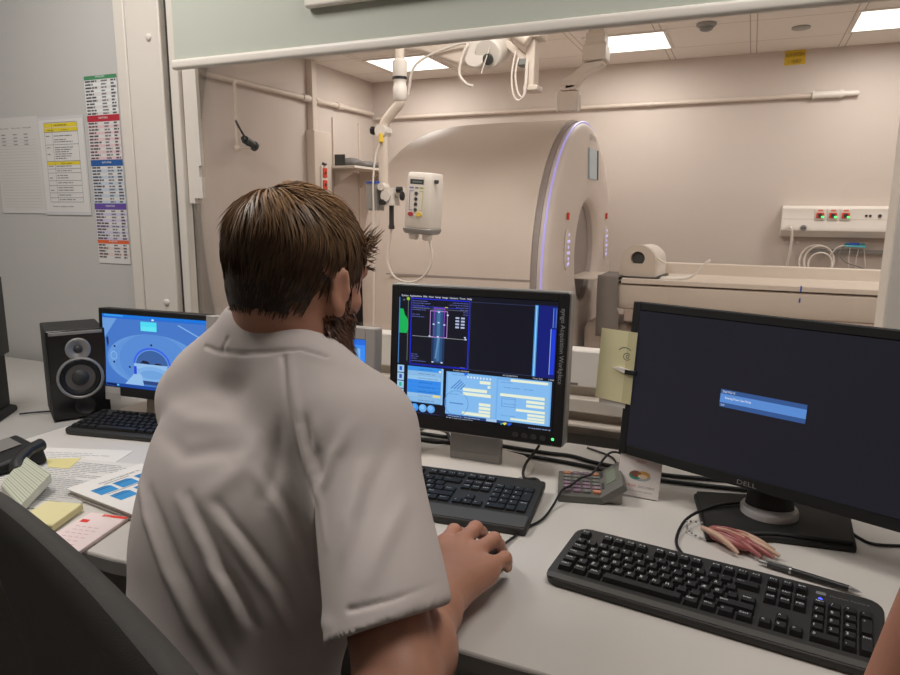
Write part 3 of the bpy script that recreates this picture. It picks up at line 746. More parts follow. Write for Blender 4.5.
for z in (.085,-.02,-.125,-.2):
    s_ = MB().box((.012,-.032,z-.042),(.020,.032,z+.042)).build('red_outlet', M_red, os_, bevel=.004)
    MB().cyl((.020,0,z),(.023,0,z),.014).build('outlet_hole', M_shadow, s_)
# camera on a drop rod
t = thing('security_camera', 'small black camera on a white drop rod on the left scanner room wall', 'camera', (-3.53,4.11,2.2))
MB().cyl((0,0,0),(0,0,-.47),.012).build('drop_rod', M_conduit, t, smooth=60)
MB().sphere((0,0,-.475),.025).cyl((0,0,-.475),(.02,.15,-.455),.010).build('bracket', M_conduit, t, smooth=60)
cb = MB(); cb.M = Matrix.Translation((.02,.12,-.43)) @ Matrix.Rotation(math.radians(-20),4,'X') @ Matrix.Diagonal((1,.72,1,1))
cb.cyl((0,-.08,0),(0,.06,0),.030,n=14).cyl((0,.06,0),(0,.09,0),.036,n=14).cyl((0,-.08,0),(0,-.12,0),.016); cb.build('camera_body', M_black, t, smooth=40)
lens = MB(); lens.M = cb.M; lens.cyl((0,.09,0),(0,.094,0),.024,n=14); lens.build('lens', M_silver, t, smooth=40)
MB().tube([(.02,.06,-.385),(.02,.01,-.33),(.01,-.015,-.28)], .008).build('lead', M_rubber, t, smooth=60)
# shelf with folded cloth
for y in (5.52, 5.98):
    o = MB().box((-3.62,y-.012,1.0),(-3.605,y+.012,2.12)).build('shelf_upright', M_conduit, None)
    tag(o, 'slotted white shelf upright on the left wall, the one %s' % ('nearer the socket strip' if y < 5.8 else 'nearer the far corner'), 'shelf upright', 'shelf uprights on the left wall')
t = thing('wall_shelf', 'white wall shelf in the far left corner behind the injector', 'shelf', (-3.62,5.85,1.655))
MB().box((0.018,-.47,0),(.32,.40,.022)).build('shelf_board', M_white, t, bevel=.003)
for y in (-.33,.13): MB().prism([(.018,0),(.26,0),(.018,-.16)],-.008,.008).build('bracket', M_conduit, t, rot=(PI/2,0,0), loc=(0,y,0))
bk = MB(); rings = []
for i in range(13):
    u = i/12; y = 5.42+u*.80; h = .035+.035*abs(math.sin(u*7.3))+.02*math.sin(u*17)
    rings.append([(-3.53,y,1.678),(-3.35,y,1.678),(-3.325,y,1.678+h*.5),(-3.35,y,1.678+h),(-3.45,y,1.678+h*1.15),(-3.53,y,1.678+h*.9)])
o = bk.loft(rings).build('folded_blanket', pmat('grey_blanket', srgb(112,108,106), .9, var=.2, scale=25, bump=.4, bscale=150), None, smooth=60)
o.modifiers.new('soft','SUBSURF').render_levels = 2
tag(o, 'crumpled grey blanket lying along the wall shelf', 'blanket')
o = MB().box((0,0,0),(.10,.02,.10)).build('dark_box', M_dark, None, bevel=.004, loc=(-3.52,5.39,1.678)); o.rotation_euler=(0,0,.2)
tag(o, 'small dark box standing at the near end of the blanket on the wall shelf', 'box')
# cabinet with wooden top in the corner
t = thing('side_cabinet', 'dark cabinet with a light wooden top in the far corner behind the scanner', 'cabinet', (-3.3,5.95,0))
MB().box((-.28,-.35,.92),(.25,.30,.96)).build('cabinet_top', M_wood, t, bevel=.004)
MB().box((-.26,-.33,0),(.22,.28,.92)).build('cabinet_body', M_black, t, bevel=.004)
for z in (.25,.5,.75): MB().box((.22,-.31,z-.02),(.235,.26,z+.18)).build('drawer', M_dark, t, bevel=.004)
# medical supply panel
mp = thing('medical_panel', 'long white supply panel with three red sockets on the far wall', 'wall panel', (.226,6.27,1.12))
MB().loft([[(x,y,z) for y,z in ((0,-.02),(-.10,-.02),(-.155,.03),(-.155,.06),(-.13,.12),(-.13,.205),(-.10,.225),(0,.225))] for x in (0,1.05)]).build('panel_body', M_white, mp, bevel=.004)
MB().box((.0,-.1315,.118),(1.05,-.128,.1225)).build('panel_seam', M_trunk, mp)
for x in (.27,.359,.446):
    s_ = MB().box((x-.036,-.142,.112),(x+.036,-.13,.20)).build('socket_plate', M_white, mp, bevel=.004)
    MB().box((x-.027,-.150,.128),(x+.027,-.142,.172)).build('red_socket', M_red, s_, bevel=.003)
    MB().cyl((x,-.150,.150),(x,-.152,.150),.016).build('socket_hole', M_shadow, s_)
    MB().sphere((x+.017,-.152,.138),(.011,.003,.009),8,6).build('socket_lamp', M_led_green, s_)
    MB().box((x-.018,-.144,.182),(x+.018,-.142,.196)).build('socket_label', pmat('pale_red', srgb(226,130,110), .5), s_)
for x in (.585,.612): MB().box((x-.008,-.135,.142),(x+.008,-.13,.158)).build('data_port', M_black, mp)
MB().cyl((.675,-.138,.150),(.675,-.13,.150),.013).build('key_switch', M_dark, mp, smooth=40)
for x in (.06,.16):
    MB().cyl((x,-.165,.05),(x,-.155,.05),.024).build('gas_outlet', M_silver if x > .1 else M_white, mp, smooth=40)
MB().box((.145,-.172,.047),(.175,-.164,.053)).build('outlet_key', M_black, mp)
for x in (.06,.14): MB().cyl((x,-.02,-.07),(x,0,-.07),.012).build('wall_hook', M_white, mp, smooth=40)
t = thing('equipment_rail', 'grey equipment rail under the white supply panel', 'rail', (.45,6.27,.99))
MB().box((0,-.05,-.018),(.85,-.035,.018)).build('rail_bar', M_silver, t, bevel=.004)
for x in (.06,.42,.78): MB().box((x-.02,-.036,-.012),(x+.02,0,.012)).build('rail_mount', M_grey, t)
o = MB().tube([(.287,6.095,1.172),(.30,6.07,1.165),(.31,6.08,1.08),(.305,6.10,.95),(.29,6.14,.80),(.26,6.18,.6)],.010).build('gas_hose', M_wcable, None, smooth=60)
tag(o, 'thin white hose plugged into the left end of the supply panel and hanging down', 'hose')
lp = MB()
for (r, dx, dz, ph) in ((.12,0,0,.2),(.105,.02,.01,.5),(.085,.03,-.02,.9)):
    pts = [(.505+dx+r*math.cos(a), 6.19-.03*ph+.008*math.sin(3*a), .90+dz+r*1.15*math.sin(a)) for a in np.linspace(-2.1, 2.1+PI*.6, 26)]
    lp.tube(pts, .008, smooth=0)
o = lp.build('coiled_hose', M_wcable, None, smooth=60); tag(o, 'white hose hung in loops below the middle of the supply panel', 'hose')
t = thing('breathing_mask', 'turquoise mask with hanging thin tubes on the rail beside the looped hose', 'mask', (.761,6.17,1.04))
MB().loft([[(x,y*s,z) for x,y,z in ((-.075,-.03,-.01),(.075,-.03,-.014),(.075,.03,-.014),(-.075,.03,-.01),(-.07,.03,.010),(.07,.03,.006))] for s in (1,)]+[[(x*.9,y,z+.012) for x,y,z in ((-.075,-.03,-.01),(.075,-.03,-.014),(.075,.03,-.014),(-.075,.03,-.01),(-.07,.03,.010),(.07,.03,.006))]]).build('mask_body', pmat('turquoise_plastic', srgb(80,180,190), .4), t, bevel=.003)
MB().rbox((-.045,-.025,.004),(.03,.02,.022),.008).build('mask_strap', M_blue, t, smooth=40)
MB().tube([(-.07,-.01,.0),(-.12,-.01,-.02),(-.16,0,-.08)],.005).build('mask_hose', M_wcable, t, smooth=60)
MB().tube([(-.08,-.01,-.01),(-.10,0,-.07),(-.05,0,-.13),(.06,.0,-.17),(.2,0,-.24)],.004).build('mask_tube', M_grey, t, smooth=60)
MB().tube([(.06,-.01,-.01),(.075,0,-.08),(.09,0,-.16)],.003).tube([(-.03,-.01,-.01),(-.03,0,-.1),(-.02,0,-.2)],.003).tube([(.03,-.01,-.01),(.02,0,-.12),(.03,0,-.2)],.003).build('mask_line', M_wcable, t, smooth=60)
# ============================================================ DESKS
M_desk = pmat('desk_laminate', srgb(208,202,195), .42, var=.02, scale=15)
M_deskedge = pmat('desk_edge', srgb(150,147,143), .5)
M_desk2 = pmat('shaded_side_desk_laminate', srgb(172,168,163), .45, var=.03)  # shadow on the side desk is put into this darker colour
M_metal = pmat('grey_metal_leg', srgb(140,140,140), .4, .5)
M_key = pmat('key_plastic', srgb(27,27,28), .5, var=.1)
M_key_legend = pmat('key_legend', srgb(228,230,230), .6)
M_kb = pmat('keyboard_shell', srgb(44,43,42), .5, var=.08, scale=120)
TOP = .74
dk = thing('desk', 'long pale grey desk under the window carrying the monitors and keyboards', 'desk', (0,0,0))
cut = smooth_path([(-.86,.675,0),(-.79,.69,0),(-.73,.75,0),(-.62,.80,0),(-.47,.80,0),(-.36,.75,0),(-.315,.70,0),(-.25,.692,0)], 6)   # rounded bay where the operator sits
outline = [(-1.515,.673)]+[(p.x,p.y) for p in cut]+[(1.6,.700),(1.6,1.505),(-1.515,1.505)]
MB().prism(outline, TOP-.026, TOP).build('desk_top', M_desk, dk, bevel=.003)
MB().prism([(x, y-(.0012 if y < 1 else -.0)) for x,y in outline], TOP-.0255, TOP-.004).build('edge_band', M_deskedge, dk)
for x in (-1.40,.0,1.45):
    l = MB(); l.box((x-.03,1.18,0),(x+.03,1.24,TOP-.026)).box((x-.03,.74,0),(x+.03,1.46,.03)); l.build('leg', M_metal, dk, bevel=.004)
MB().box((-1.40,1.20,.62),(1.45,1.23,.70)).build('cross_beam', M_metal, dk, bevel=.004)
d2 = thing('side_desk', 'darker grey desk butting against the left end of the long pale desk', 'desk', (0,0,0))
MB().box((-2.98,.35,TOP-.03),(-1.52,1.56,TOP-.001)).build('desk_top', M_desk2, d2, bevel=.003)
for x in (-2.9,-1.62):
    for y in (.42,1.48): MB().box((x-.025,y-.025,0),(x+.025,y+.025,TOP-.03)).build('leg', M_metal, d2, bevel=.003)

# ============================================================ MONITORS
def frame_at(bx, by, bz, yaw, tilt):
    """local frame of a panel: x right, y up the panel, z out of the screen; origin bottom-centre"""
    return Matrix.Translation((bx,by,bz)) @ Matrix.Rotation(yaw,4,'Z') @ Matrix.Rotation(PI/2-tilt,4,'X')
def bezel_mesh(w, h, bl, br, bt, bb, d, r=.006):
    m = MB()
    m.rbox((-w/2,0,-d),(w/2,h,-.004),r)
    m.box((-w/2,0,-.004),(-w/2+bl,h,0)); m.box((w/2-br,0,-.004),(w/2,h,0)); m.box((-w/2+bl,h-bt,-.004),(w/2-br,h,0)); m.box((-w/2+bl,0,-.004),(w/2-br,bb,0))
    return m
class Scr:
    """paint a screen in 0..1 coordinates (u right, v down)"""
    def __init__(s, x0, y0, x1, y1, z): s.mb = MB(); s.x0,s.y0,s.x1,s.y1,s.z = x0,y0,x1,y1,z; s.k = 0
    def X(s,u): return s.x0+(s.x1-s.x0)*u
    def Y(s,v): return s.y1-(s.y1-s.y0)*v
    def zz(s): s.k += 1; return s.z+s.k*2.0e-6
    def q(s,u0,v0,u1,v1,c): s.mb.quad2(s.X(u0),s.Y(v1),s.X(u1),s.Y(v0),s.zz(),srgb(*c)); return s
    def p(s,pts,c): s.mb.poly2([(s.X(u),s.Y(v)) for u,v in pts],s.zz(),srgb(*c)); return s
    def o(s,u,v,ru,rv,c,a0=0,a1=360,n=28): s.mb.disc2(s.X(u),s.Y(v),ru*(s.x1-s.x0),rv*(s.y1-s.y0),s.zz(),srgb(*c),n=n,a0=a0,a1=a1); return s
    def t(s,txt,u,v,h,c,fit=None,align='l'): s.mb.text2(txt,s.X(u),s.Y(v),h*(s.y1-s.y0),s.zz(),srgb(*c),fit=fit*(s.x1-s.x0) if fit else None,align=align); return s
    def fr(s,u0,v0,u1,v1,c,w=.003):
        a = w*(s.y1-s.y0)/(s.x1-s.x0)
        s.q(u0,v0,u1,v0+w,c).q(u0,v1-w,u1,v1,c).q(u0,v0,u0+a,v1,c).q(u1-a,v0,u1,v1,c); return s

# --- centre monitor
MW, MH = .382, .304
cm = thing('monitor', 'black monitor showing blue scan planning windows, directly right of the seated man', 'monitor', (-.497,1.262,TOP), math.radians(1.5))
F0 = Matrix.Translation((-.001,-.012,.075)) @ Matrix.Rotation(PI/2-math.radians(4),4,'X')
def on(mb, name, mat, par, F, **k):
    o = mb.build(name, mat, par, **k); o.matrix_local = F @ o.matrix_local if False else F; return o
on(bezel_mesh(MW,MH,.017,.020,.017,.030,.035), 'bezel', M_black, cm, F0, bevel=.002)
ed = MB(); ed.rbox((-MW/2-.003,-.003,-.042),(MW/2+.003,MH+.003,-.006),.008); on(ed, 'silver_edge', M_silver, cm, F0, bevel=.002)
S = Scr(-MW/2+.017,.030,MW/2-.020,MH-.017,.0003)
BLK=(14,16,30); WH=(235,240,250)
S.q(0,0,1,1,BLK)
S.t('System  Applications  Edit  View  Setup  Image  Options  Tools  Help',.02,.026,.020,WH,fit=.46)
S.q(.005,.035,.011,.585,(70,130,190)); S.p([(.011,.13),(.035,.13),(.045,.18),(.06,.2),(.07,.24),(.07,.29),(.06,.33),(.011,.33)],(20,180,90))
S.q(.066,.06,.069,.56,(120,130,110)).o(.066,.045,.011,.014,(150,200,40)).q(.03,.05,.045,.062,(90,100,120))
S.fr(.085,.035,.47,.585,(30,40,225),.008)
for i,(u,v,w_) in enumerate([(.095,.05,.10),(.095,.068,.12),(.095,.086,.08),(.095,.104,.11),(.095,.122,.09),(.095,.16,.05),(.095,.178,.08),(.36,.05,.10),(.34,.068,.12),(.38,.086,.08),(.41,.104,.05),(.43,.122,.03),(.43,.14,.03),(.095,.49,.04),(.095,.508,.05),(.095,.526,.04),(.095,.545,.10),(.42,.565,.03)]):
    S.t('mmm mm mmm mmmm' if w_ > .06 else 'mm mm',u,v+.012,.013,(130,140,235),fit=w_)
for u in (.395,.43):
    for v in (.17,.195,.22,.245): S.q(u-.014,v,u+.010,v+.014,(180,190,225))
S.q(.23,.095,.315,.56,(30,52,92)).q(.245,.10,.30,.55,(44,80,128)).q(.262,.12,.283,.54,(66,112,160)).p([(.27,.34),(.285,.34),(.262,.52),(.252,.52)],(90,140,185))
S.q(.1,.115,.455,.120,(90,95,110)).q(.1,.345,.455,.349,(150,155,160)).q(.1,.10,.42,.104,(40,50,200))
S.fr(.215,.13,.33,.345,(190,150,220),.005).fr(.24,.105,.31,.345,(150,60,210),.005)
for u,v in ((.272,.14),(.24,.24),(.31,.24),(.272,.225),(.27,.34),(.24,.55),(.30,.55),(.445,.33),(.45,.345),(.215,.34),(.33,.16)): S.q(u-.006,v-.005,u+.006,v+.005,(210,225,250))
S.q(.31,.095,.33,.102,(210,190,60))
S.fr(.474,.04,.87,.585,(60,70,110),.003)
S.q(.865,.035,.885,.585,(70,150,225)).q(.872,.04,.878,.58,(160,215,250))
S.q(.888,.035,.995,.60,(16,28,120)).q(.972,.05,.992,.20,(120,160,230)).q(.975,.05,.990,.20,(30,60,170)).q(.968,.21,.992,.56,(30,60,220)).q(.962,.21,.966,.56,(150,180,240))
S.q(0,.588,1,.61,(14,16,26)).q(.085,.575,.38,.59,(20,30,150)).t('Routine / Abdomen',.38,.606,.016,(220,215,200),fit=.10).t('ACQUISITION',.69,.606,.016,(200,205,220),fit=.09).t('Total: 0:00',.87,.606,.016,(200,205,220),fit=.06).t('100',.965,.606,.016,(200,205,220),fit=.03)
for i in range(5):
    v = .60+i*.067; S.q(.005,v,.05,v+.06,(165,205,240)); S.q(.018,v+.012,.036,v+.045,[(40,90,200),(60,80,170),(30,190,150),(120,140,180),(40,80,200)][i])
S.q(.075,.60,.315,.90,(95,160,225))
rows=[(60,150,240),(140,190,235),(150,200,240),(50,140,240),(50,140,240),(50,140,235),(150,195,235),(140,190,235)]
for i,c in enumerate(rows):
    v=.60+i*.037; S.q(.077,v,.30,v+.035,c); S.t('mmmm mmm mm',.15,v+.025,.016,(25,60,140),fit=.09+.02*(i%3))
S.q(.285,.62,.30,.635,(235,240,200)).q(.25,.825,.30,.845,(230,220,150)).q(.302,.60,.315,.90,(150,200,245))
for u,c in ((.13,(60,150,245)),(.185,(110,175,240)),(.24,(100,165,235))): S.o(u,.945,.026,.033,c); S.o(u-.004,.938,.016,.020,tuple(min(255,x+25) for x in c))
S.q(.335,.615,.985,.965,(120,180,240)).q(.345,.625,.655,.955,(135,192,246)).q(.665,.64,.975,.965,(135,192,246))
S.o(.46,.622,.011,.012,(30,110,225))
for i in range(8): S.o(.475+i*.02,.645,.005,.008,(235,245,250))
FLD=(238,246,222)
for (u0,v0,u1,v1) in ((.55,.665,.63,.69),(.60,.70,.63,.72),(.445,.735,.61,.76),(.445,.77,.635,.795),(.55,.845,.635,.868),(.55,.875,.635,.898),(.55,.905,.635,.925),(.445,.93,.635,.955),(.74,.625,.975,.645),(.68,.745,.96,.768),(.84,.78,.96,.802),(.84,.812,.96,.834),(.78,.855,.965,.875),(.85,.885,.965,.905),(.85,.912,.965,.930),(.75,.934,.965,.950)): S.q(u0,v0,u1,v1,FLD); S.q(u1-.012,v0,u1,v1,(150,190,215))
for (u,v,w_) in ((.36,.80,.06),(.37,.64,.09),(.68,.66,.07),(.70,.70,.10),(.82,.70,.06),(.70,.79,.07),(.70,.83,.08),(.69,.925,.09)): S.t('mmm mmm',u,v,.015,(60,110,190),fit=w_)
for k in range(4):
    S.p([(.365+k*.02,.75-.0*k),(.425+k*.01,.67+.012*k),(.430+k*.01,.675+.012*k),(.370+k*.02,.756)],(80,135,205))
S.mb.ring2(S.X(.405),S.Y(.87),.026,.027,S.zz(),srgb(80,135,205)); S.q(.36,.865,.45,.875,(90,140,205)).fr(.69,.77,.775,.85,(90,145,210),.004)
S.q(.345,.967,.655,.985,(40,70,130)).q(.60,.962,.665,.985,(170,205,240)).q(.665,.967,.76,.985,(40,70,130)).t('Prepare  Sequence',.36,.982,.013,(200,220,245),fit=.2)
S.q(.005,.985,.30,.988,(50,60,110)).t('Ready to load next measurement',.345,.998,.012,(210,220,240),fit=.17)
S.p([(.70,.985),(.72,.975),(.73,.985),(.715,.999)],(230,220,90)).p([(.73,.99),(.75,.975),(.755,.99),(.74,.999)],(40,90,230)).q(.69,.985,.70,.998,(40,170,190))
S.t('01-Aug-2019 10:03:18',.86,.998,.013,(180,200,240),fit=.13)
o = on(S.mb, 'screen', M_screen, cm, F0)
bz = bpy.data.objects  # bezel lettering, buttons and lamp
tx = MB(); tx.text2('syngo Acquisition Workplace', 0, 0, .0125, .0006, None, rot=-PI/2); 
mx = Matrix.Translation((MW/2-.0135, MH-.030, 0)); tx.v = [tuple(mx @ Vector(v)) for v in tx.v]
on(tx, 'bezel_lettering', pmat('grey_lettering', srgb(165,168,172), .6), cm, F0)
for i in range(4):
    on(MB().rbox((.096+i*.019-.006,.009,0),(.096+i*.019+.006,.019,.0015),.0045), 'front_button', M_dark, cm, F0, smooth=40)
on(MB().lathe([(0,.002),(.0025,.0015),(.003,0)],12,M=Matrix.Translation((.173,.014,0))), 'power_lamp', M_led_green, cm, F0)
MB().loft([[(-.057,.012,.028),(.057,.012,.028),(.057,.028,.028),(-.057,.028,.028)],[(-.057,.018,.15),(.057,.018,.15),(.057,.036,.15),(-.057,.036,.15)]]).box((-.057,.012,.008),(.057,.028,.03)).build('stand_neck', M_silver, cm, bevel=.002)
bs = MB(); bs.lathe([(0,.010),(.10,.010),(.124,.006),(.126,0),(0,0)],40,M=Matrix.Translation((0,.02,0)) @ Matrix.Diagonal((1,.85,1,1))); bs.build('stand_base', M_white, cm, smooth=40)

# --- right monitor (turned towards the window, dark with a small blue message box)
rm = thing('monitor', 'wide dark monitor at right with one small blue message box on its screen', 'monitor', (.075,1.215,TOP), 0)
RW, RH = .492, .294
yaw = math.radians(-21.4)
# panel: left bottom corner at (-.209,1.338,.793)
cx = .029-.075; cy = 1.187-1.215
F1 = Matrix.Translation((cx,cy,.815-TOP)) @ Matrix.Rotation(yaw,4,'Z') @ Matrix.Rotation(PI/2-math.radians(5),4,'X')
on(bezel_mesh(RW,RH,.016,.016,.016,.020,.022), 'bezel', M_blackm, rm, F1, bevel=.002)
S = Scr(-RW/2+.016,.020,RW/2-.016,RH-.016,.0003)
S.q(0,0,1,1,(27,27,35))
# corners of the message box on the panel
u0,v0,u1,v1 = .366,.454,.667,.573
S.q(u0,v0,u1,v1,(92,142,214)).q(u0,v0,u1,v0+.03,(54,88,146)).q(u0,v1-.03,u1,v1,(54,88,146))
S.t('Dell P2213',u0+.008,v0+.022,.020,(225,235,250),fit=.045).t('Entering Power Save Mode',u0+.018,v0+.062,.022,(235,242,252),fit=.095).t('DVI',u0+.006,v1-.007,.018,(225,235,250),fit=.012)
on(S.mb, 'screen', M_screen, rm, F1)
tx = MB(); tx.text2('DELL', 0, .005, .011, .0006, None, align='c', fit=.032); on(tx, 'bezel_lettering', M_silver, rm, F1)
hb = MB(); hb.rbox((-.10,.06,-.05),(.10,.24,-.022),.02); on(hb, 'rear_housing', M_blackm, rm, F1, bevel=.006)
# stand: tapered base, pale swivel ring and black neck
bpoly = [(-.132,.075),(-.100,-.100),(.005,-.055),(.122,-.040),(.128,.095),(.02,.12)]
b = MB(); b.prism(bpoly, 0, .012); b.prism([(x*.97,y*.97) for x,y in bpoly], .012, .018); b.build('stand_base', M_blackm, rm, bevel=.004)
MB().lathe([(0,.030),(.045,.030),(.047,.026),(.047,.018)],32,M=Matrix.Translation((-.005,.025,0))).build('swivel_ring', pmat('pale_grey_ring', srgb(196,192,190), .4), rm, smooth=40)
MB().loft([[(-.005+a*math.cos(q), yy+.7*a*math.sin(q), z) for q in np.linspace(0,2*PI,28,endpoint=False)] for a,yy,z in ((.040,.030,.028),(.037,.034,.05),(.036,.046,.085),(.036,.060,.14),(.036,.068,.22))]).build('stand_neck', M_black, rm, smooth=40)

# --- left monitor showing a view into the scanner opening
lm = thing('monitor', 'black monitor at left showing a blue picture of a scanner opening', 'monitor', (-1.337,1.235,TOP), math.radians(4))
LW, LH = .364, .226
F2 = Matrix.Translation((0,-.02,.056)) @ Matrix.Rotation(PI/2-math.radians(3),4,'X')
on(bezel_mesh(LW,LH,.013,.013,.014,.025,.03), 'bezel', M_black, lm, F2, bevel=.002)
S = Scr(-LW/2+.013,.025,LW/2-.013,LH-.014,.0003)
S.q(0,0,1,1,(70,122,205)).q(0,0,1,.035,(20,120,225)).q(.02,.006,.2,.028,(60,160,240))
S.q(0,.035,1,.055,(40,110,215))
for i,(r,c) in enumerate(((.62,(84,138,214)),(.61,(104,156,224)),(.54,(96,150,222)),(.45,(88,142,218)))): S.o(.47,.60,r*.70 if i else .44,min(r*.92,.36),c,n=40)
S.q(0,.90,1,1,(70,120,200)).q(0,.955,1,1,(22,70,160)).q(.02,.965,.13,.99,(10,20,70)).q(.12,.965,.14,.99,(80,200,240))
S.o(.46,.66,.175,.24,(60,100,235)).o(.46,.67,.160,.225,(96,150,225)).o(.46,.67,.150,.21,(60,100,165)).q(.29,.70,.63,.92,(78,130,208))
S.p([(.35,.64),(.38,.60),(.42,.61),(.45,.65)],(25,22,50)).p([(.48,.65),(.50,.625),(.54,.63),(.57,.66)],(35,25,45))
S.q(.29,.65,.63,.72,(150,195,240)).q(.31,.72,.60,.78,(125,175,232)).o(.46,.79,.155,.11,(130,180,235)).o(.46,.79,.11,.06,(112,165,226)).q(.34,.88,.58,.93,(40,70,130))
S.p([(.20,.95),(.30,.78),(.36,.80),(.38,.95)],(150,195,240)).q(.29,.69,.315,.80,(40,70,220)).q(.605,.66,.63,.74,(30,60,230))
S.q(.365,.075,.515,.20,(80,225,250)).q(.37,.14,.51,.20,(100,235,250))
S.o(.10,.57,.033,.06,(140,185,238)).o(.10,.57,.026,.048,(104,156,224))
for u,v in ((.11,.44),(.10,.66),(.25,.71),(.46,.385)): S.o(u,v,.010,.014,(20,30,70))
S.p([(.03,.33),(.05,.31),(.055,.40),(.04,.46)],(30,45,90)).p([(0,.055),(.14,.055),(.02,.32),(0,.36)],(110,160,225))
S.p([(.70,.09),(.98,.30),(.99,.29),(.72,.085)],(130,180,235)).o(.48,.045,.012,.012,(220,240,255))
on(S.mb, 'screen', M_screen, lm, F2)
MB().loft([[(-.06,.0,.012),(.06,.0,.012),(.06,.02,.012),(-.06,.02,.012)],[(-.05,.005,.12),(.05,.005,.12),(.05,.02,.12),(-.05,.02,.12)]]).build('stand_neck', M_offwhite, lm, bevel=.004)
MB().rbox((-.15,-.015,0),(.13,.12,.013),.03).build('stand_base', M_offwhite, lm, bevel=.003)
t = MB(); t.box((-.188,-.012,.001),(-.118,.022,.0018),col=srgb(178,174,170)); t.box((-.188,.006,.0018),(-.118,.022,.0021),col=srgb(196,192,188))
o = on(t, 'tape_note', M_paper, None, Matrix.Translation((-1.337,1.235,TOP)) @ Matrix.Rotation(math.radians(4),4,'Z') @ F2)
tag(o, 'pale tape note stuck to the lower left corner of the left monitor', 'note')

# --- silver monitor behind the man
sm = thing('monitor', 'silver framed monitor with a bright blue screen, mostly hidden behind the man', 'monitor', (-.933,1.222,TOP), math.radians(2))
SW, SH = .448, .242
F3 = Matrix.Translation((0,-.02,.045)) @ Matrix.Rotation(PI/2-math.radians(4),4,'X')
M_silvm = pmat('silver_monitor_frame', srgb(176,170,164), .4, .1, var=.03)
on(bezel_mesh(SW,SH,.022,.022,.026,.026,.035), 'bezel', M_silvm, sm, F3, bevel=.003)
S = Scr(-SW/2+.022,.026,SW/2-.022,SH-.026,.0003)
S.q(0,0,1,1,(60,140,245)).q(.0,0,1,.06,(40,110,225))
for u in (.05,.40,.78):
    for v,h in ((.10,.14),(.30,.10),(.45,.14),(.66,.2)): S.q(u,v,u+.19,v+h,(125,185,245)); S.t('mmm mm',u+.02,v+.06,.04,(40,80,170),fit=.12)
on(S.mb, 'screen', M_screen, sm, F3)
tx = MB(); tx.text2('PROVIEW', .125, SH-.017, .009, .0006, None, fit=.045); tx.text2('400', -.19, SH-.016, .008, .0006, None, fit=.02); on(tx, 'bezel_lettering', M_dark, sm, F3)
MB().loft([[(-.05,.0,.012),(.05,.0,.012),(.05,.03,.012),(-.05,.03,.012)],[(-.04,.006,.16),(.04,.006,.16),(.04,.03,.16),(-.04,.03,.16)]]).build('stand_neck', M_silvm, sm, bevel=.004)
MB().rbox((-.11,-.07,0),(.11,.10,.014),.03).build('stand_base', M_silvm, sm, bevel=.003)

# ============================================================ KEYBOARDS
ROWS = [
 [('Esc',0,1)]+[(f'F{i+1}',2+i+(.5 if i>3 else 0)+(.5 if i>7 else 0),1) for i in range(12)]+[('Prt',15.25,1),('Scr',16.25,1),('Brk',17.25,1)],
 [(c,i,1) for i,c in enumerate('½1234567890+´')]+[('<-',13,2),('Ins',15.25,1),('Hm',16.25,1),('PU',17.25,1),('Num',18.5,1),('/',19.5,1),('*',20.5,1),('-',21.5,1)],
 [('Tab',0,1.5)]+[(c,1.5+i,1) for i,c in enumerate('QWERTYUIOPÅ¨')]+[('Del',15.25,1),('End',16.25,1),('PD',17.25,1),('7',18.5,1),('8',19.5,1),('9',20.5,1)],
 [('Caps',0,1.75)]+[(c,1.75+i,1) for i,c in enumerate("ASDFGHJKLÆØ'")]+[('Enter',13.75,1.25),('4',18.5,1),('5',19.5,1),('6',20.5,1)],
 [('Shift',0,1.25),('<',1.25,1)]+[(c,2.25+i,1) for i,c in enumerate('ZXCVBNM,.-')]+[('Shift',12.25,2.75),('^',16.25,1),('1',18.5,1),('2',19.5,1),('3',20.5,1),('Ent',21.5,1)],
 [('Ctrl',0,1.25),('Win',1.25,1.25),('Alt',2.5,1.25),('',3.75,6.25),('Gr',10,1.25),('Win',11.25,1.25),('=',12.5,1.25),('Ctrl',13.75,1.25),('<',15.25,1),('v',16.25,1),('>',17.25,1),('0',18.5,2),(',',20.5,1)],
]
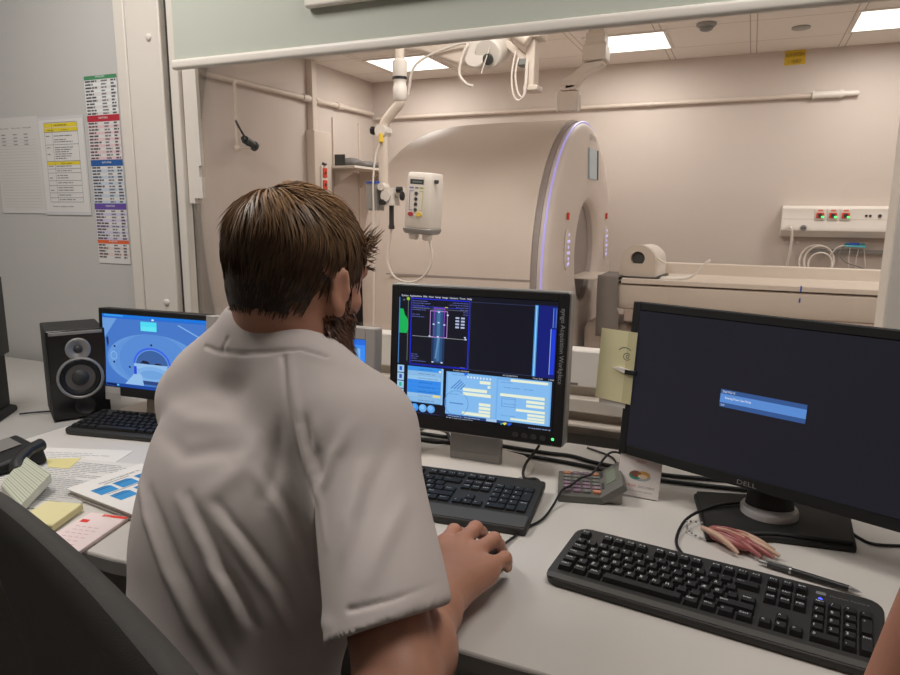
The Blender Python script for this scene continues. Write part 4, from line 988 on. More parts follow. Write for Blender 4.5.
def keyboard(label, loc, rz, front, unit=.0188, tilt=4, base_z=.012, depth_extra=.0, slim=False, light=False, legend=True):
    """thing > case, keys, lamp; x right from the left end, y away from the typist"""
    kb = thing('keyboard', label, 'keyboard', loc, rz)
    u = unit; w = 22.5*u+.024; d = 6.4*u+.022+front+depth_extra
    tl = math.radians(tilt); Rm = Matrix.Rotation(tl,4,'X')
    case = MB(); case.M = Rm
    rd = .022 if not slim else .006
    case.rbox((0,0,0),(w,d,base_z),rd); c = case.build('case', M_kb, kb, bevel=.003)
    if front > .012:
        pr = MB(); pr.M = Rm; pr.rbox((.004,.003,base_z),(w-.004,front-.004,base_z+.0015),.005); pr.build('palm_rest', pmat('palm_rest_grey', srgb(78,76,73), .5, var=.06), kb, smooth=40)
    x0 = .012; n = 0; rest = MB(); rest.M = Rm
    cells = []
    for r, row in enumerate(ROWS):
        y = front+.006+(5-r)*u+(.35*u if r == 0 else 0)
        for t_, kx, kw in row:
            h = 1.0
            if t_ == 'Ent' : h = 2.0
            cells.append((t_, kx*u+x0, y-(h-1)*u, kw*u, h*u, r))
    cells.append(('+', 21.5*u+x0, front+.006+2*u, u, 2*u, 3))
    stuff_ids = set(range(1,len(cells)-99)) if len(cells) > 100 else set()
    for i, (t_, kx, ky, kw, kh, r) in enumerate(cells):
        g = .0012; kh_ = .0075 if not slim else .004
        k = MB(); k.M = Rm
        tp = .0022 if not slim else .0008
        k.box((kx+g,ky+g,base_z),(kx+kw-g,ky+kh-g,base_z+kh_),0,taper=tp)
        if legend and t_:
            s_ = .0068 if len(t_) == 1 else .0042
            k.text2(t_, kx+g+.0032, ky+kh-g-.0032-s_*.9, s_, base_z+kh_+.0002, None, mat=1, fit=(None if len(t_) < 2 else min(kw-.009,.010)))
        if i in stuff_ids:
            o_ = len(rest.v); rest.v += k.v; rest.f += [tuple(a+o_ for a in f) for f in k.f]; rest.m += k.m; rest.c += k.c
        else: k.build('key', [M_key, M_key_legend], kb)
    if rest.v:
        o = rest.build('keys', [M_key, M_key_legend], kb); o['kind'] = 'stuff'
    if light:
        l = MB(); l.M = Rm; l.sphere((18.8*u+x0+.004,front+.006+5.4*u,base_z+.001),(.0028,.0028,.0016),8,6); l.build('lock_lamp', M_led_blue, kb)
        l = MB(); l.M = Rm; l.rbox((18.7*u+x0,front+.006+6.05*u,base_z),(18.7*u+x0+.012,front+.006+6.05*u+.007,base_z+.0006),.002); l.text2('Hewlett Packard', 18.7*u+x0+.017, front+.006+6.1*u, .005, base_z+.0006, None, fit=.045); l.build('maker_mark', M_grey, kb)
    return kb, w, d
# right-hand keyboard: back-left corner (-.228,1.049), right end turned slightly towards the viewer
kr, kw_, kd_ = keyboard('black keyboard nearest the viewer, below the dark right-hand monitor', (-.236,.883,TOP), math.radians(-6.8), .019, tilt=5, base_z=.012, light=True, unit=.0178)
ang = math.radians(5.6); kwid = 22.5*.0188+.024
bx, by = -.3185, 1.196; dep = 6.4*.0188+.022+.046
kc, _, _ = keyboard('flat black keyboard with a wide palm rest, below the monitor with the blue windows', (bx-kwid*math.cos(ang)+dep*math.sin(ang), by-kwid*math.sin(ang)-dep*math.cos(ang), TOP), ang, .046, tilt=3.5, base_z=.014, slim=True)
kl, _, _ = keyboard('small black keyboard standing before the black loudspeaker', (-1.468,1.045,TOP), math.radians(11), .010, unit=.0180, tilt=4, base_z=.012, legend=False)
o = MB().tube([(0,0,.016),(.05,.05,.025),(.12,.09,.03),(.2,.10,.03),(.26,.16,.02)],.004).build('white_cord', M_wcable, None, smooth=60, loc=(-1.30,1.19,TOP-.008))
tag(o, 'white cord running behind the small keyboard under the left monitor', 'cord')

# ============================================================ LOUDSPEAKER AND LEFT-END DEVICE
sp = thing('loudspeaker', 'black loudspeaker with a silver tweeter beside the left monitor', 'loudspeaker', (-1.566,1.098,TOP), 1.02)
w_, d_, h_ = .132, .17, .232
lean = Matrix.Shear('XZ' if False else 'XY', 4, (0,0)) if False else Matrix.Identity(4)
MB().rbox((0,.008,.004),(w_,d_,h_),.006).build('cabinet', M_blackm, sp, bevel=.002)
MB().box((0,0,.004),(w_,.010,h_)).build('front_panel', pmat('gloss_black_front', srgb(16,16,17), .25, var=.1), sp, bevel=.003)
MB().box((.006,-.002,h_-.012),(w_-.006,.004,h_-.004)).build('silver_strip', M_silver, sp, bevel=.001)
def ringY(cx, cz, prof, mat, name, n=32):
    m = MB(); m.lathe(prof, n, M=Matrix.Translation((cx,0,cz)) @ Matrix.Rotation(PI/2,4,'X')); return m.build(name, mat, sp, smooth=45)
ringY(.068,.182,[(.029,0),(.029,.003),(.026,.005),(.012,.002),(.010,.0)],M_silver,'tweeter_plate')
ringY(.068,.182,[(.010,0),(.009,.003),(.004,.006),(0,.006)],M_dark,'tweeter_dome')
ringY(.068,.108,[(.054,0),(.054,.004),(.050,.006),(.047,.004),(.047,.001)],M_silver,'woofer_ring')
ringY(.068,.108,[(.047,.002),(.044,.005),(.038,.004),(.034,.001),(.034,.0006)],M_rubber,'woofer_surround')
ringY(.068,.108,[(.034,.0012),(.020,.0006),(.018,.0005)],pmat('grey_cone', srgb(96,92,88), .5),'woofer_cone')
ringY(.068,.108,[(.020,.0008),(.016,.005),(.008,.008),(0,.009)],M_dark,'dust_cap')
ringY(.074,.034,[(.024,0),(.024,.002),(.020,.003),(.018,.001),(0,.0008)],M_rubber,'port')
for x in (.02,w_-.02):
    for y in (.02,d_-.02): MB().cyl((x,y,0),(x,y,.005),.008).build('foot', M_rubber, sp)
dv = thing('desk_device', 'tall black device on a flared foot, cut by the left edge of the photo', 'device', (-1.768,1.046,TOP), math.radians(-54))
MB().loft([[(-.07,-.06,0),(.075,-.06,0),(.075,.06,0),(-.07,.06,0)],[(-.07,-.06,.012),(.075,-.06,.012),(.075,.06,.012),(-.07,.06,.012)],[(-.055,-.05,.02),(.05,-.05,.02),(.05,.05,.02),(-.055,.05,.02)]]).build('foot', M_blackm, dv, bevel=.003)
MB().prism([(-.055,.02),(.052,.02),(.060,.055),(.048,.150),(.034,.158),(-.055,.158)],-.05,.05).build('body', M_blackm, dv, bevel=.004, rot=(PI/2,0,0))
MB().box((-.06,-.06,.158),(.012,.06,.36)).build('upright_panel', M_black, dv, bevel=.004)
MB().rbox((.012,-.02,.19),(.034,.02,.235),.006,axis='y').build('hinge', M_black, dv, smooth=40)
o = MB().tube([(-1.70,1.10,TOP+.005),(-1.67,1.14,TOP+.004),(-1.62,1.17,TOP+.004),(-1.575,1.16,TOP+.006)],.0025).build('speaker_cable', M_rubber, None, smooth=60)
tag(o, 'thin black cable on the side desk between the black device and the loudspeaker', 'cable')
# ============================================================ SMALL THINGS ON THE DESK
W_ = srgb(226,222,216); INK = srgb(70,70,74); LINE = srgb(150,150,152)
def sheet(poly_or_size, thick, col=W_):
    m = MB(); w, h = poly_or_size; m.box((0,0,0),(w,h,thick),col=col); return m
def lines(m, x, y, w, n, step, z, h=.0022, col=LINE, seed=0, gaps=True):
    rnd = random.Random(seed)
    for i in range(n):
        xx = x; end = x+w*(rnd.uniform(.55,1) if gaps else 1)
        while xx < end:
            l = rnd.uniform(.008,.028); m.quad2(xx, y-i*step, min(xx+l,end), y-i*step+h, z, col); xx += l+.003
# --- calculator (lying sideways, display wedge flipped up)
ca = thing('calculator', 'grey desk calculator with mauve and orange keys and a tilted display', 'calculator', (-.288,1.168,TOP), math.radians(14)); ca.scale = (.94,.94,.94)
MB().rbox((0,0,0),(.088,.128,.016),.004).build('case', pmat('calculator_grey', srgb(92,92,86), .5), ca, bevel=.002)
dm = MB(); dm.M = Matrix.Translation((.088,0,.008)) @ Matrix.Rotation(math.radians(-36),4,'Y')
dm.rbox((-.004,0,-.006),(.052,.128,.010),.004); dp = dm.build('display_wedge', pmat('calculator_grey_light', srgb(108,107,101), .5), ca, bevel=.002)
d2_ = MB(); d2_.M = dm.M; d2_.box((.018,.040,.010),(.040,.112,.0112),col=srgb(120,128,112)); d2_.build('display', M_paper, dp)
d3 = MB(); d3.M = dm.M; d3.box((.006,.09,.010),(.012,.118,.011),col=srgb(60,60,62)); d3.box((.006,.03,.010),(.012,.06,.011),col=srgb(60,60,62)); d3.build('solar_cell', M_paper, dp)
MB().loft([[(.088,y,0),(.125,y,0),(.125,y,.03),(.088,y,.006)] for y in (.01,.118)]).build('wedge_foot', pmat('translucent_grey', srgb(168,164,158), .4), ca, bevel=.002)
kc_ = {'o':pmat('orange_key', srgb(196,128,96), .5), 'm':pmat('mauve_key', srgb(134,110,126), .5), 'g':pmat('grey_key', srgb(112,112,108), .5)}
KM = ['ommo','ggmg','gggg','mmmg','mmmm','mmgo']
for r, row in enumerate(KM):
    for c, k in enumerate(row):
        x = .010+c*.0195; y = .106-r*.0185
        kk = MB().rbox((x,y,.016),(x+.015,y+.0125,.0205),.003); kk.text2('7894561230+='[(r*4+c)%12], x+.005, y+.003, .006, .0207, None, mat=1)
        kk.build('key', [kc_[k], M_white], ca, smooth=40)
# --- card in an acrylic stand
cd = thing('card_stand', 'small white card with a picture, propped in a clear stand beside the calculator', 'card', (-.190,1.252,TOP), math.radians(2))
lean = Matrix.Rotation(math.radians(70),4,'X')
cm_ = MB(); cm_.M = Matrix.Translation((-.006,0,0)) @ Matrix.Rotation(math.radians(-6),4,'Z') @ lean @ Matrix.Scale(1.13,4)
cm_.box((0,.002,0),(.070,.074,.001),col=srgb(214,205,200))
cm_.text2('HUSK!',.036,.058,.007,.0012,srgb(205,110,110),fit=.017,align='c')
cm_.text2('VASK',.012,.017,.0065,.0012,srgb(205,90,90),fit=.021).text2('DIG IGEN!',.036,.017,.0055,.0012,srgb(110,105,105),fit=.026)
cm_.text2('altid mellem to patienter og pauser',.008,.010,.003,.0012,srgb(95,92,92),fit=.052)
cm_.disc2(.036,.036,.018,.008,.0012,srgb(150,160,160)).disc2(.029,.037,.011,.007,.0013,srgb(40,130,105)).disc2(.029,.039,.009,.0055,.0014,srgb(120,70,60)).disc2(.042,.039,.011,.006,.0014,srgb(190,140,70)).disc2(.041,.036,.008,.0035,.0015,srgb(205,180,150))
cm_.build('card', M_paper, cd)
def clear_mat():
    m = bpy.data.materials.new('clear_acrylic'); m.use_nodes = True; nt = m.node_tree; b = nt.nodes['Principled BSDF']
    t = nt.nodes.new('ShaderNodeBsdfTransparent'); mx = nt.nodes.new('ShaderNodeMixShader'); no = nt.nodes.new('ShaderNodeTexNoise'); no.inputs['Scale'].default_value = 50
    mr = nt.nodes.new('ShaderNodeMapRange'); mr.inputs['To Min'].default_value = .30; mr.inputs['To Max'].default_value = .38; nt.links.new(no.outputs['Fac'], mr.inputs['Value']); nt.links.new(mr.outputs[0], mx.inputs[0])
    b.inputs['Base Color'].default_value = (*srgb(205,200,198),1); b.inputs['Roughness'].default_value = .15
    nt.links.new(t.outputs[0], mx.inputs[1]); nt.links.new(b.outputs[0], mx.inputs[2]); nt.links.new(mx.outputs[0], nt.nodes['Material Output'].inputs['Surface']); return m
M_clear = clear_mat()
am_ = MB(); am_.M = cm_.M; am_.box((-.002,0,-.002),(.068,.080,-.0006)); am_.build('acrylic_back', M_clear, cd)
MB().box((-.002,-.006,0),(.070,.040,.002)).build('acrylic_foot', M_clear, cd)
# --- mouse
mo = thing('mouse', 'black computer mouse under the right hand of the man', 'mouse', (-.330,.872,TOP), math.radians(-6))
rings = []
for y, sx, sz in ((-.056,.35,.30),(-.050,.72,.60),(-.03,.98,.92),(-.005,1,1),(.02,.96,.92),(.042,.86,.70),(.054,.55,.42),(.057,.3,.25)):
    rings.append([(.031*sx*math.cos(a), y, max(.002, .036*sz*(math.sin(a) if math.sin(a) > 0 else 0))) for a in np.linspace(-.35, PI+.35, 15)])
MB().loft(rings).build('mouse_body', M_black, mo, smooth=60)
MB().cyl((-.004,.036,.027),(.004,.036,.027),.009,n=14).build('scroll_wheel', M_dark, mo, smooth=40)
o = MB().tube([(-.324,.926,TOP+.01),(-.318,.985,TOP+.004),(-.306,1.036,TOP+.004),(-.292,1.075,TOP+.004),(-.288,1.13,TOP+.006),(-.282,1.172,TOP+.022),(-.271,1.195,TOP+.025),(-.262,1.236,TOP+.026),(-.244,1.262,TOP+.030),(-.222,1.29,TOP+.062),(-.205,1.30,TOP+.066),(-.198,1.325,TOP+.05),(-.215,1.39,TOP+.004),(-.24,1.44,TOP+.004),(-.30,1.475,TOP+.004)],.0022).build('mouse_cable', M_rubber, mo, smooth=60)
o.matrix_local = (Matrix.Translation((-.330,.872,TOP)) @ Matrix.Rotation(math.radians(-6),4,'Z')).inverted()
# --- cables on the desk
def cable(pts, r, label, mat=M_rubber):
    o = MB().tube(pts, r).build('cable', mat, None, smooth=60); return tag(o, label, 'cable')
z4 = TOP+.005
cable([(-.75,1.40,z4),(-.60,1.405,z4),(-.39,1.40,z4),(-.32,1.405,z4),(-.256,1.385,z4),(-.12,1.378,z4),(0,1.40,z4),(.25,1.44,z4),(.6,1.45,z4)],.0045,'thick black cable along the desk behind the calculator, nearer the window of the two')
cable([(-.80,1.36,z4),(-.62,1.37,z4),(-.40,1.365,z4),(-.30,1.36,z4),(-.20,1.345,z4),(-.119,1.345,z4),(0,1.36,z4),(.3,1.40,z4)],.0045,'thick black cable along the desk, the one nearer the calculator of the pair behind it')
cable([(-.372,1.33,TOP+.06),(-.372,1.32,TOP+.045),(-.385,1.275,TOP+.02),(-.378,1.245,TOP+.004),(-.355,1.25,TOP+.003),(-.34,1.235,TOP+.003)],.003,'thin black cable looping down from the lower right edge of the blue-window monitor')
cable([(-.80,1.30,z4),(-.72,1.345,TOP+.012),(-.66,1.32,TOP+.02),(-.61,1.345,TOP+.012),(-.56,1.42,z4)],.004,'tangled black cable at the left side of the stand of the blue-window monitor')
cable([(-.70,1.43,z4),(-.66,1.38,TOP+.03),(-.62,1.40,TOP+.02),(-.59,1.37,z4),(-.57,1.44,z4)],.004,'black cable loop lying behind the stand of the blue-window monitor')
cable([(.075,1.246,TOP+.058),(.060,1.245,TOP+.045),(.03,1.255,TOP+.024),(-.016,1.222,TOP+.022),(-.058,1.165,TOP+.015),(-.070,1.10,TOP+.004),(-.055,1.05,TOP+.004),(-.022,1.034,TOP+.006),(-.005,1.019,TOP+.016)],.0026,'black cable running from the right monitor stand round to the back of the nearest keyboard')
cable([(.19,1.36,TOP+.08),(.20,1.32,TOP+.03),(.197,1.262,z4),(.211,1.228,TOP+.003),(.235,1.219,TOP+.003),(.30,1.245,TOP+.003),(.42,1.30,TOP+.003)],.0026,'thin black cable dropping behind the right monitor and running off to the right')
# --- pen
a_ = Vector((.060,1.070,TOP+.0065)); b_ = Vector((.186,1.036,TOP+.0065)); dpen = (b_-a_).normalized()
pn = thing('pen', 'black ballpoint pen lying behind the nearest keyboard', 'pen', a_, math.atan2(dpen.y,dpen.x)); Lp = (b_-a_).length
MB().cyl((.038,0,0),(Lp-.016,0,0),.0052,.0046,n=14).build('barrel', M_black, pn, smooth=40)
MB().cyl((.006,0,0),(.038,0,0),.0050,n=14).build('upper_barrel', M_dark, pn, smooth=40)
MB().cyl((Lp-.016,0,0),(Lp-.002,0,0),.0044,.0012,n=14).cyl((Lp-.002,0,0),(Lp,0,0),.0008).build('tip', M_chrome, pn, smooth=40)
MB().cyl((-.006,0,0),(.006,0,0),.0032,n=12).build('push_button', M_chrome, pn, smooth=40)
MB().box((.003,-.0018,.0050),(.040,.0018,.0066)).box((.003,-.0018,.003),(.007,.0018,.006)).build('clip', M_silver, pn, bevel=.0006)
MB().cyl((.0365,0,0),(.0395,0,0),.0054,n=14).build('ring', M_chrome, pn, smooth=40)
# --- red and cream bundle with a bead chain
M_skinred = pmat('red_to_cream', srgb(162,92,90), .35, var=.4, scale=90)
M_cream = pmat('cream_strip', srgb(196,160,136), .35, var=.15, scale=60)
bd = thing('trinket', 'small red and cream hand-like trinket on a bead chain beside the right monitor base', 'trinket', (-.022,1.132,TOP), math.radians(-22))
core = MB(); core.loft([[(x, cy+ry*math.cos(a), .013+rz*math.sin(a)) for a in np.linspace(0,2*PI,16,endpoint=False)] for x,cy,ry,rz in ((0,0,.008,.008),(.006,0,.013,.011),(.025,.001,.016,.012),(.045,.001,.020,.012),(.062,.001,.021,.010),(.070,.0,.018,.006))]); core.build('palm', M_skinred, bd, smooth=60)
for i, (y0, y1, L1) in enumerate(((.018,.022,.098),(.009,.009,.110),(-.001,-.004,.106),(-.010,-.016,.092),(-.017,-.030,.062))):
    x0 = .050 if i < 4 else .022
    MB().tube([(x0-.03,y0*.6,.020),(x0,y0,.019),((x0+L1)/2,(y0+y1)/2,.015),(L1,y1,.008)],[.004,.0055,.005,.0028],n=10).build('finger', [M_cream if i in (0,1,4) else M_skinred][0], bd, smooth=60)
for y in (-.008,.0,.008): MB().tube([(.002,y*.7,.020),(.03,y,.0255),(.058,y*1.6,.022)],.0022,n=8).build('sinew', M_cream if y == 0 else M_skinred, bd, smooth=60)
bc = MB()
for i in range(15):
    t_ = i/14; p = Vector((.002-.050*math.sin(PI*t_)*(1.0 if t_ < .5 else .8), .012*math.cos(PI*t_)*1.4, .010+.006*math.cos(3*t_))); bc.sphere(p, .0021, 8, 6)
o = bc.build('bead_chain', M_chrome, bd, smooth=60)
# --- yellow paper clipped to the left edge of the right monitor
F1w = Matrix.Translation((.075,1.215,TOP)) @ F1
yp = thing('yellow_paper', 'yellow paper slip clipped to the left edge of the right monitor', 'paper', (0,0,0))
yp.matrix_world = F1w @ Matrix.Translation((-RW/2,0,.004))
ym = MB(); ym.box((-.060,.098,0),(.018,.236,.0004),col=srgb(224,216,172)); ym.quad2(-.001,.098,.018,.236,.0006,srgb(206,198,154))
ym.ring2(.001,.188,.006,.0072,.0008,srgb(60,70,70),a0=30,a1=330,sx=1.1).ring2(-.004,.192,.012,.0134,.0008,srgb(60,70,70),a0=40,a1=150,sx=1.2).ring2(.002,.188,.0022,.0034,.0008,srgb(60,70,70))
ym.build('slip', M_paper, yp)
ym = MB(); ym.box((-.052,.088,-.003),(.006,.20,-.0026),col=srgb(216,210,202)); ym.build('white_slip', M_paper, yp)
MB().prism([(-.025,.163),(-.012,.167),(.012,.164),(.012,.156),(-.006,.157)],.001,.005).build('clip', M_white, yp, bevel=.0008)
MB().box((.002,.155,.0012),(.026,.164,.0062)).build('clip_end', M_black, yp, bevel=.001)

# ============================================================ PAPERS ON THE LEFT OF THE DESK
def flat(name, label, cat, loc, rz, m, parent=None):
    o = m.build(name, M_paper, parent, loc=loc, rot=(0,0,rz)); tag(o, label, cat); return o
A = math.radians(19.5)
m = MB(); m.box((0,-.297,0),(.205,0,.0006),col=W_); lines(m,.02,-.03,.165,11,.0105,.0008,seed=3); lines(m,.02,-.17,.165,9,.0105,.0008,seed=4)
flat('paper_sheet','white printed sheet bearing a yellow note, farthest back of the papers left of the man','paper',(-1.413,.966,TOP+.0005),A,m)
m = MB(); m.box((0,-.297,0),(.21,0,.0006),col=srgb(218,214,208)); m.quad2(.0,-.20,.21,-.10,.0008,srgb(196,193,188)); lines(m,.015,-.02,.18,22,.0085,.0010,seed=5,col=srgb(140,140,142)); lines(m,.02,-.235,.17,4,.016,.001,seed=6,h=.004,col=INK)
flat('paper_sheet','white sheet with grey lines of print half under the yellow note pad','paper',(-1.325,.935,TOP+.0016),A-.12,m)
m = MB(); m.prism([(-1.341,.914),(-1.279,.950),(-1.248,.897),(-1.294,.885)],0,.0008,col=srgb(220,208,144))
flat('sticky_note','flat yellow note lying on the farthest white sheet','note',(0,0,TOP+.0024),0,m)
nb = thing('report_folder', 'white printed folder with blue boxes on its cover, next to the man', 'folder', (-1.134,.806,TOP+.0022), math.radians(-8))
m = MB(); m.rbox((0,0,0),(.215,.155,.003),.003,col=srgb(200,195,190)); m.rbox((.003,.004,.003),(.212,.155,.011),.003,col=srgb(222,218,212)); m.build('pages', M_paper, nb)
m = MB(); m.rbox((0,0,.011),(.215,.155,.0125),.003,col=W_)
def rq(x0,y0,x1,y1,c,z=.0128): m.quad2(x0,y0,x1,y1,z,srgb(*c))
for (x0,y0) in ((.048,.018),(.049,.060),(.050,.104),(.098,.024),(.100,.070)):
    m.poly2([(x0,y0),(x0+.036,y0),(x0+.036,y0+.034),(x0+.008,y0+.036),(x0,y0+.030)],.0128,srgb(50,140,200)); rq(x0+.010,y0+.002,x0+.012,y0+.032,(30,80,140),.0131); rq(x0+.002,y0+.004,x0+.004,y0+.026,(30,80,140),.0131)
rq(.088,.026,.090,.10,(90,95,105)); rq(.112-.072,.05,.042,.1,(90,95,105))
m.text2('HVAD KAN VI BRUGE DET TIL',.034,.045,.009,.0129,srgb(70,72,78),rot=PI/2,fit=.085)
m.build('cover', M_paper, nb)
m = MB(); m.prism([(-1.115,.756),(-1.048,.773),(-1.018,.692),(-1.094,.676)],0,.011,col=srgb(212,202,150)); m.prism([(-1.114,.755),(-1.049,.771),(-1.02,.694),(-1.093,.678)],.011,.0116,col=srgb(222,212,160))
flat('note_pad','thick yellow note pad between the printed stack and the pink pad','note pad',(0,0,TOP+.003),0,m)
m = MB(); m.prism([(-1.020,.773),(-.945,.787),(-.914,.663),(-.998,.648)],0,.005,col=srgb(226,208,205)); m.prism([(-1.019,.772),(-.946,.786),(-.915,.664),(-.997,.649)],.005,.0056,col=srgb(236,216,213))
m.poly2([(-.991,.776),(-.945,.785),(-.9430,.777),(-.989,.768)],.0058,srgb(226,60,40)); m.poly2([(-1.009,.748),(-.994,.751),(-.991,.741),(-1.006,.738)],.0058,srgb(220,50,40))
ux = Vector((.984,.18)); uy = Vector((-.18,.984))
for i in range(6):
    p0 = Vector((-.998,.725))-uy*.0115*i
    for k in range(4):
        q = p0+ux*(.012*k+.004*(i%2)); m.poly2([(q.x,q.y),(q.x+.008,q.y+.0015),(q.x+.008,q.y+.0028),(q.x,q.y+.0014)],.0058,srgb(200,150,150))
m.text2('Notat',-.985,.7685,.006,.0060,srgb(240,215,210),rot=.18)
flat('pink_pad','pink note pad with a red stripe, the nearest of the papers left of the man','note pad',(.0,-.006,TOP+.001),0,m)
ps = thing('printed_stack', 'stack of green-white printed strips leaning on the desk phone at the left edge', 'paper stack', (-1.245,.757,TOP+.004), 0)
m = MB(); P4 = [(0,0,.018),(-.062,.090,.034),(.072,.049,.030),(.118,-.044,.016)]
nx_ = (Vector(P4[1])-Vector(P4[0])).cross(Vector(P4[3])-Vector(P4[0]))
P4[2] = (P4[2][0], P4[2][1], P4[0][2]-(nx_.x*P4[2][0]+nx_.y*P4[2][1])/nx_.z)
low = [(p[0],p[1],p[2]-.016) for p in P4]
m.add(low+P4, [(3,2,1,0),(4,7,6,5) if False else (4,5,6,7)[::-1],(0,1,5,4)[::-1],(1,2,6,5)[::-1],(2,3,7,6)[::-1],(3,0,4,7)[::-1]], 0, srgb(206,206,188))
a0, a1, a2, a3 = [Vector(p) for p in P4]
for i in range(16):
    t0 = (i+.2)/16; t1_ = (i+.55)/16
    p0 = a0.lerp(a1,t0); p1 = a3.lerp(a2,t0); p2 = a3.lerp(a2,t1_); p3 = a0.lerp(a1,t1_)
    up = Vector((0,0,.0006)); m.add([p0+up,p1+up,p2+up,p3+up],[(0,1,2,3)],0,srgb(150,160,138) if i%2 else srgb(176,182,162))
m.build('strips', M_paper, ps)
ph = thing('desk_phone', 'black desk phone with a grey display at the left edge, behind the printed stack', 'phone', (-1.385,.862,TOP+.004), math.radians(-14))
MB().loft([[(-.09,-.06,0),(.06,-.06,0),(.06,.055,0),(-.09,.055,0)],[(-.085,-.055,.018),(.055,-.055,.018),(.055,.05,.034),(-.085,.05,.034)]]).build('phone_body', M_blackm, ph, bevel=.006)
m = MB(); m.add([(-.075,-.03,.0235),(-.005,-.03,.0235),(-.005,.03,.0325),(-.075,.03,.0325)],[(0,1,2,3)],0,srgb(120,116,112)); o = m.build('phone_display', M_paper, ph); o.location.z = .001
MB().tube([(.04,.05,.036),(.06,.02,.036),(.090,-.012,.028),(.115,-.022,.016)],[.014,.012,.013,.016],n=12).build('handset', M_black, ph, smooth=60)

# ============================================================ PAPERS ON THE LEFT WALL
def wall_sheet(name, label, x, z, w, h, m, rz=0):
    """m is drawn with x right and y up from the lower left corner"""
    o = m.build(name, M_paper, None); o.matrix_world = Matrix.Translation((x,1.5985,z)) @ Matrix.Rotation(PI/2,4,'X') @ Matrix.Rotation(rz,4,'Z'); return tag(o, label, 'paper')
m = MB(); m.box((0,0,0),(.225,.32,.0008),col=srgb(214,210,206))
for i in range(24): m.quad2(.01,.02+i*.0098,.21,.0212+i*.0098,.001,srgb(190,188,188))
for x in (.03,.09,.145):
    m.text2('Navn dato' if x < .1 else 'Underskrift',x,.283,.006,.001,srgb(80,80,85),fit=.045)
    for k in range(4): m.quad2(x+.004,.262-k*.011,x+.024,.2655-k*.011,.001,srgb(140,140,145))
wall_sheet('wall_list','white lined list taped to the wall, the farthest left of the three wall papers',-2.432,1.254,.225,.32,m)
m = MB(); m.box((0,0,0),(.218,.318,.0014),col=srgb(208,206,206)); m.box((.006,.010,.0014),(.212,.308,.0018),col=srgb(222,219,216))
X0,X1 = .030,.188
def rr_(v0,v1,c,x0=X0,x1=X1): m.quad2(x0,v0,x1,v1,.0020,srgb(*c))
rr_(.284,.297,(228,205,50)); rr_(.270,.282,(228,205,50)); rr_(.163,.174,(228,205,50))
m.text2('LÆGEMIDLER',.109,.287,.008,.0022,srgb(70,60,30),align='c',fit=.06); m.text2('Afdeling',.045,.273,.006,.0022,srgb(70,60,30),fit=.03); m.text2('Telefon',.11,.273,.006,.0022,srgb(70,60,30),fit=.035); m.text2('Kontakt',.10,.166,.006,.0022,srgb(70,60,30),fit=.05)
for z in (.2985,.268,.228,.175,.150,.137,.112,.096,.072,.056,.042): m.quad2(X0,z,X1,z+.0012,.0021,srgb(105,105,108))
for x in (X0,.068,X1): m.quad2(x,.042,x+.001,.298,.0021,srgb(105,105,108))
for i, z in enumerate((.255,.243,.236,.218,.211,.204,.197,.190,.183,.158,.143,.128,.120,.104,.088,.080,.064,.049)):
    lines(m,.074,z,.09,1,.01,.0021,h=.0026,col=srgb(120,120,124),seed=i+20)
    if i%3 == 0: lines(m,.036,z,.026,1,.01,.0021,h=.0026,col=srgb(120,120,124),seed=i+60)
m.text2('Husk at opdatere listen',.04,.026,.007,.0021,srgb(70,70,74),fit=.10)
wall_sheet('wall_notice','white wall notice with yellow table headings in a clear pocket',-2.208,1.250,.218,.318,m)
m = MB(); HS = .587; m.box((0,0,0),(.142,HS,.0008),col=srgb(222,218,216))
secs = [((72,140,96),(230,232,230),11,'AFDELING'),((184,44,62),(226,196,198),12,'RØNTGEN'),((40,92,160),(196,208,222),12,'KIRURGI'),((104,76,160),(206,200,222),10,'MEDICIN'),((226,104,60),(226,205,196),5,'ANDRE')]
tot = sum(s_[2] for s_ in secs)+2.0*4+1.2; u_ = HS/tot; y = HS
for si, (hc_, rc, n_, nm) in enumerate(secs):
    hh = (2.0 if si < 4 else 1.2)*u_ if si else 1.2*u_
    y -= hh; m.quad2(0,y,.142,y+hh,.001,srgb(*hc_)); m.text2(nm,.071,y+hh*.45,.008,.0012,srgb(235,235,235),align='c',fit=.04)
    for k in range(n_):
        y -= u_*.985
        if k % 2: m.quad2(0,y,.142,y+u_*.9,.001,srgb(*rc))
        lines(m,.004,y+u_*.25,.055,1,.01,.0012,h=u_*.5,col=srgb(84,82,88),seed=si*40+k); lines(m,.074,y+u_*.25,.030,1,.01,.0012,h=u_*.45,col=srgb(120,118,124),seed=si*40+k+500); lines(m,.116,y+u_*.25,.022,1,.01,.0012,h=u_*.5,col=srgb(90,88,94),seed=si*40+k+900)
wall_sheet('phone_list','narrow phone list with green, red, blue, purple and orange bands on the wall',-1.972,1.095,.142,.587,m)
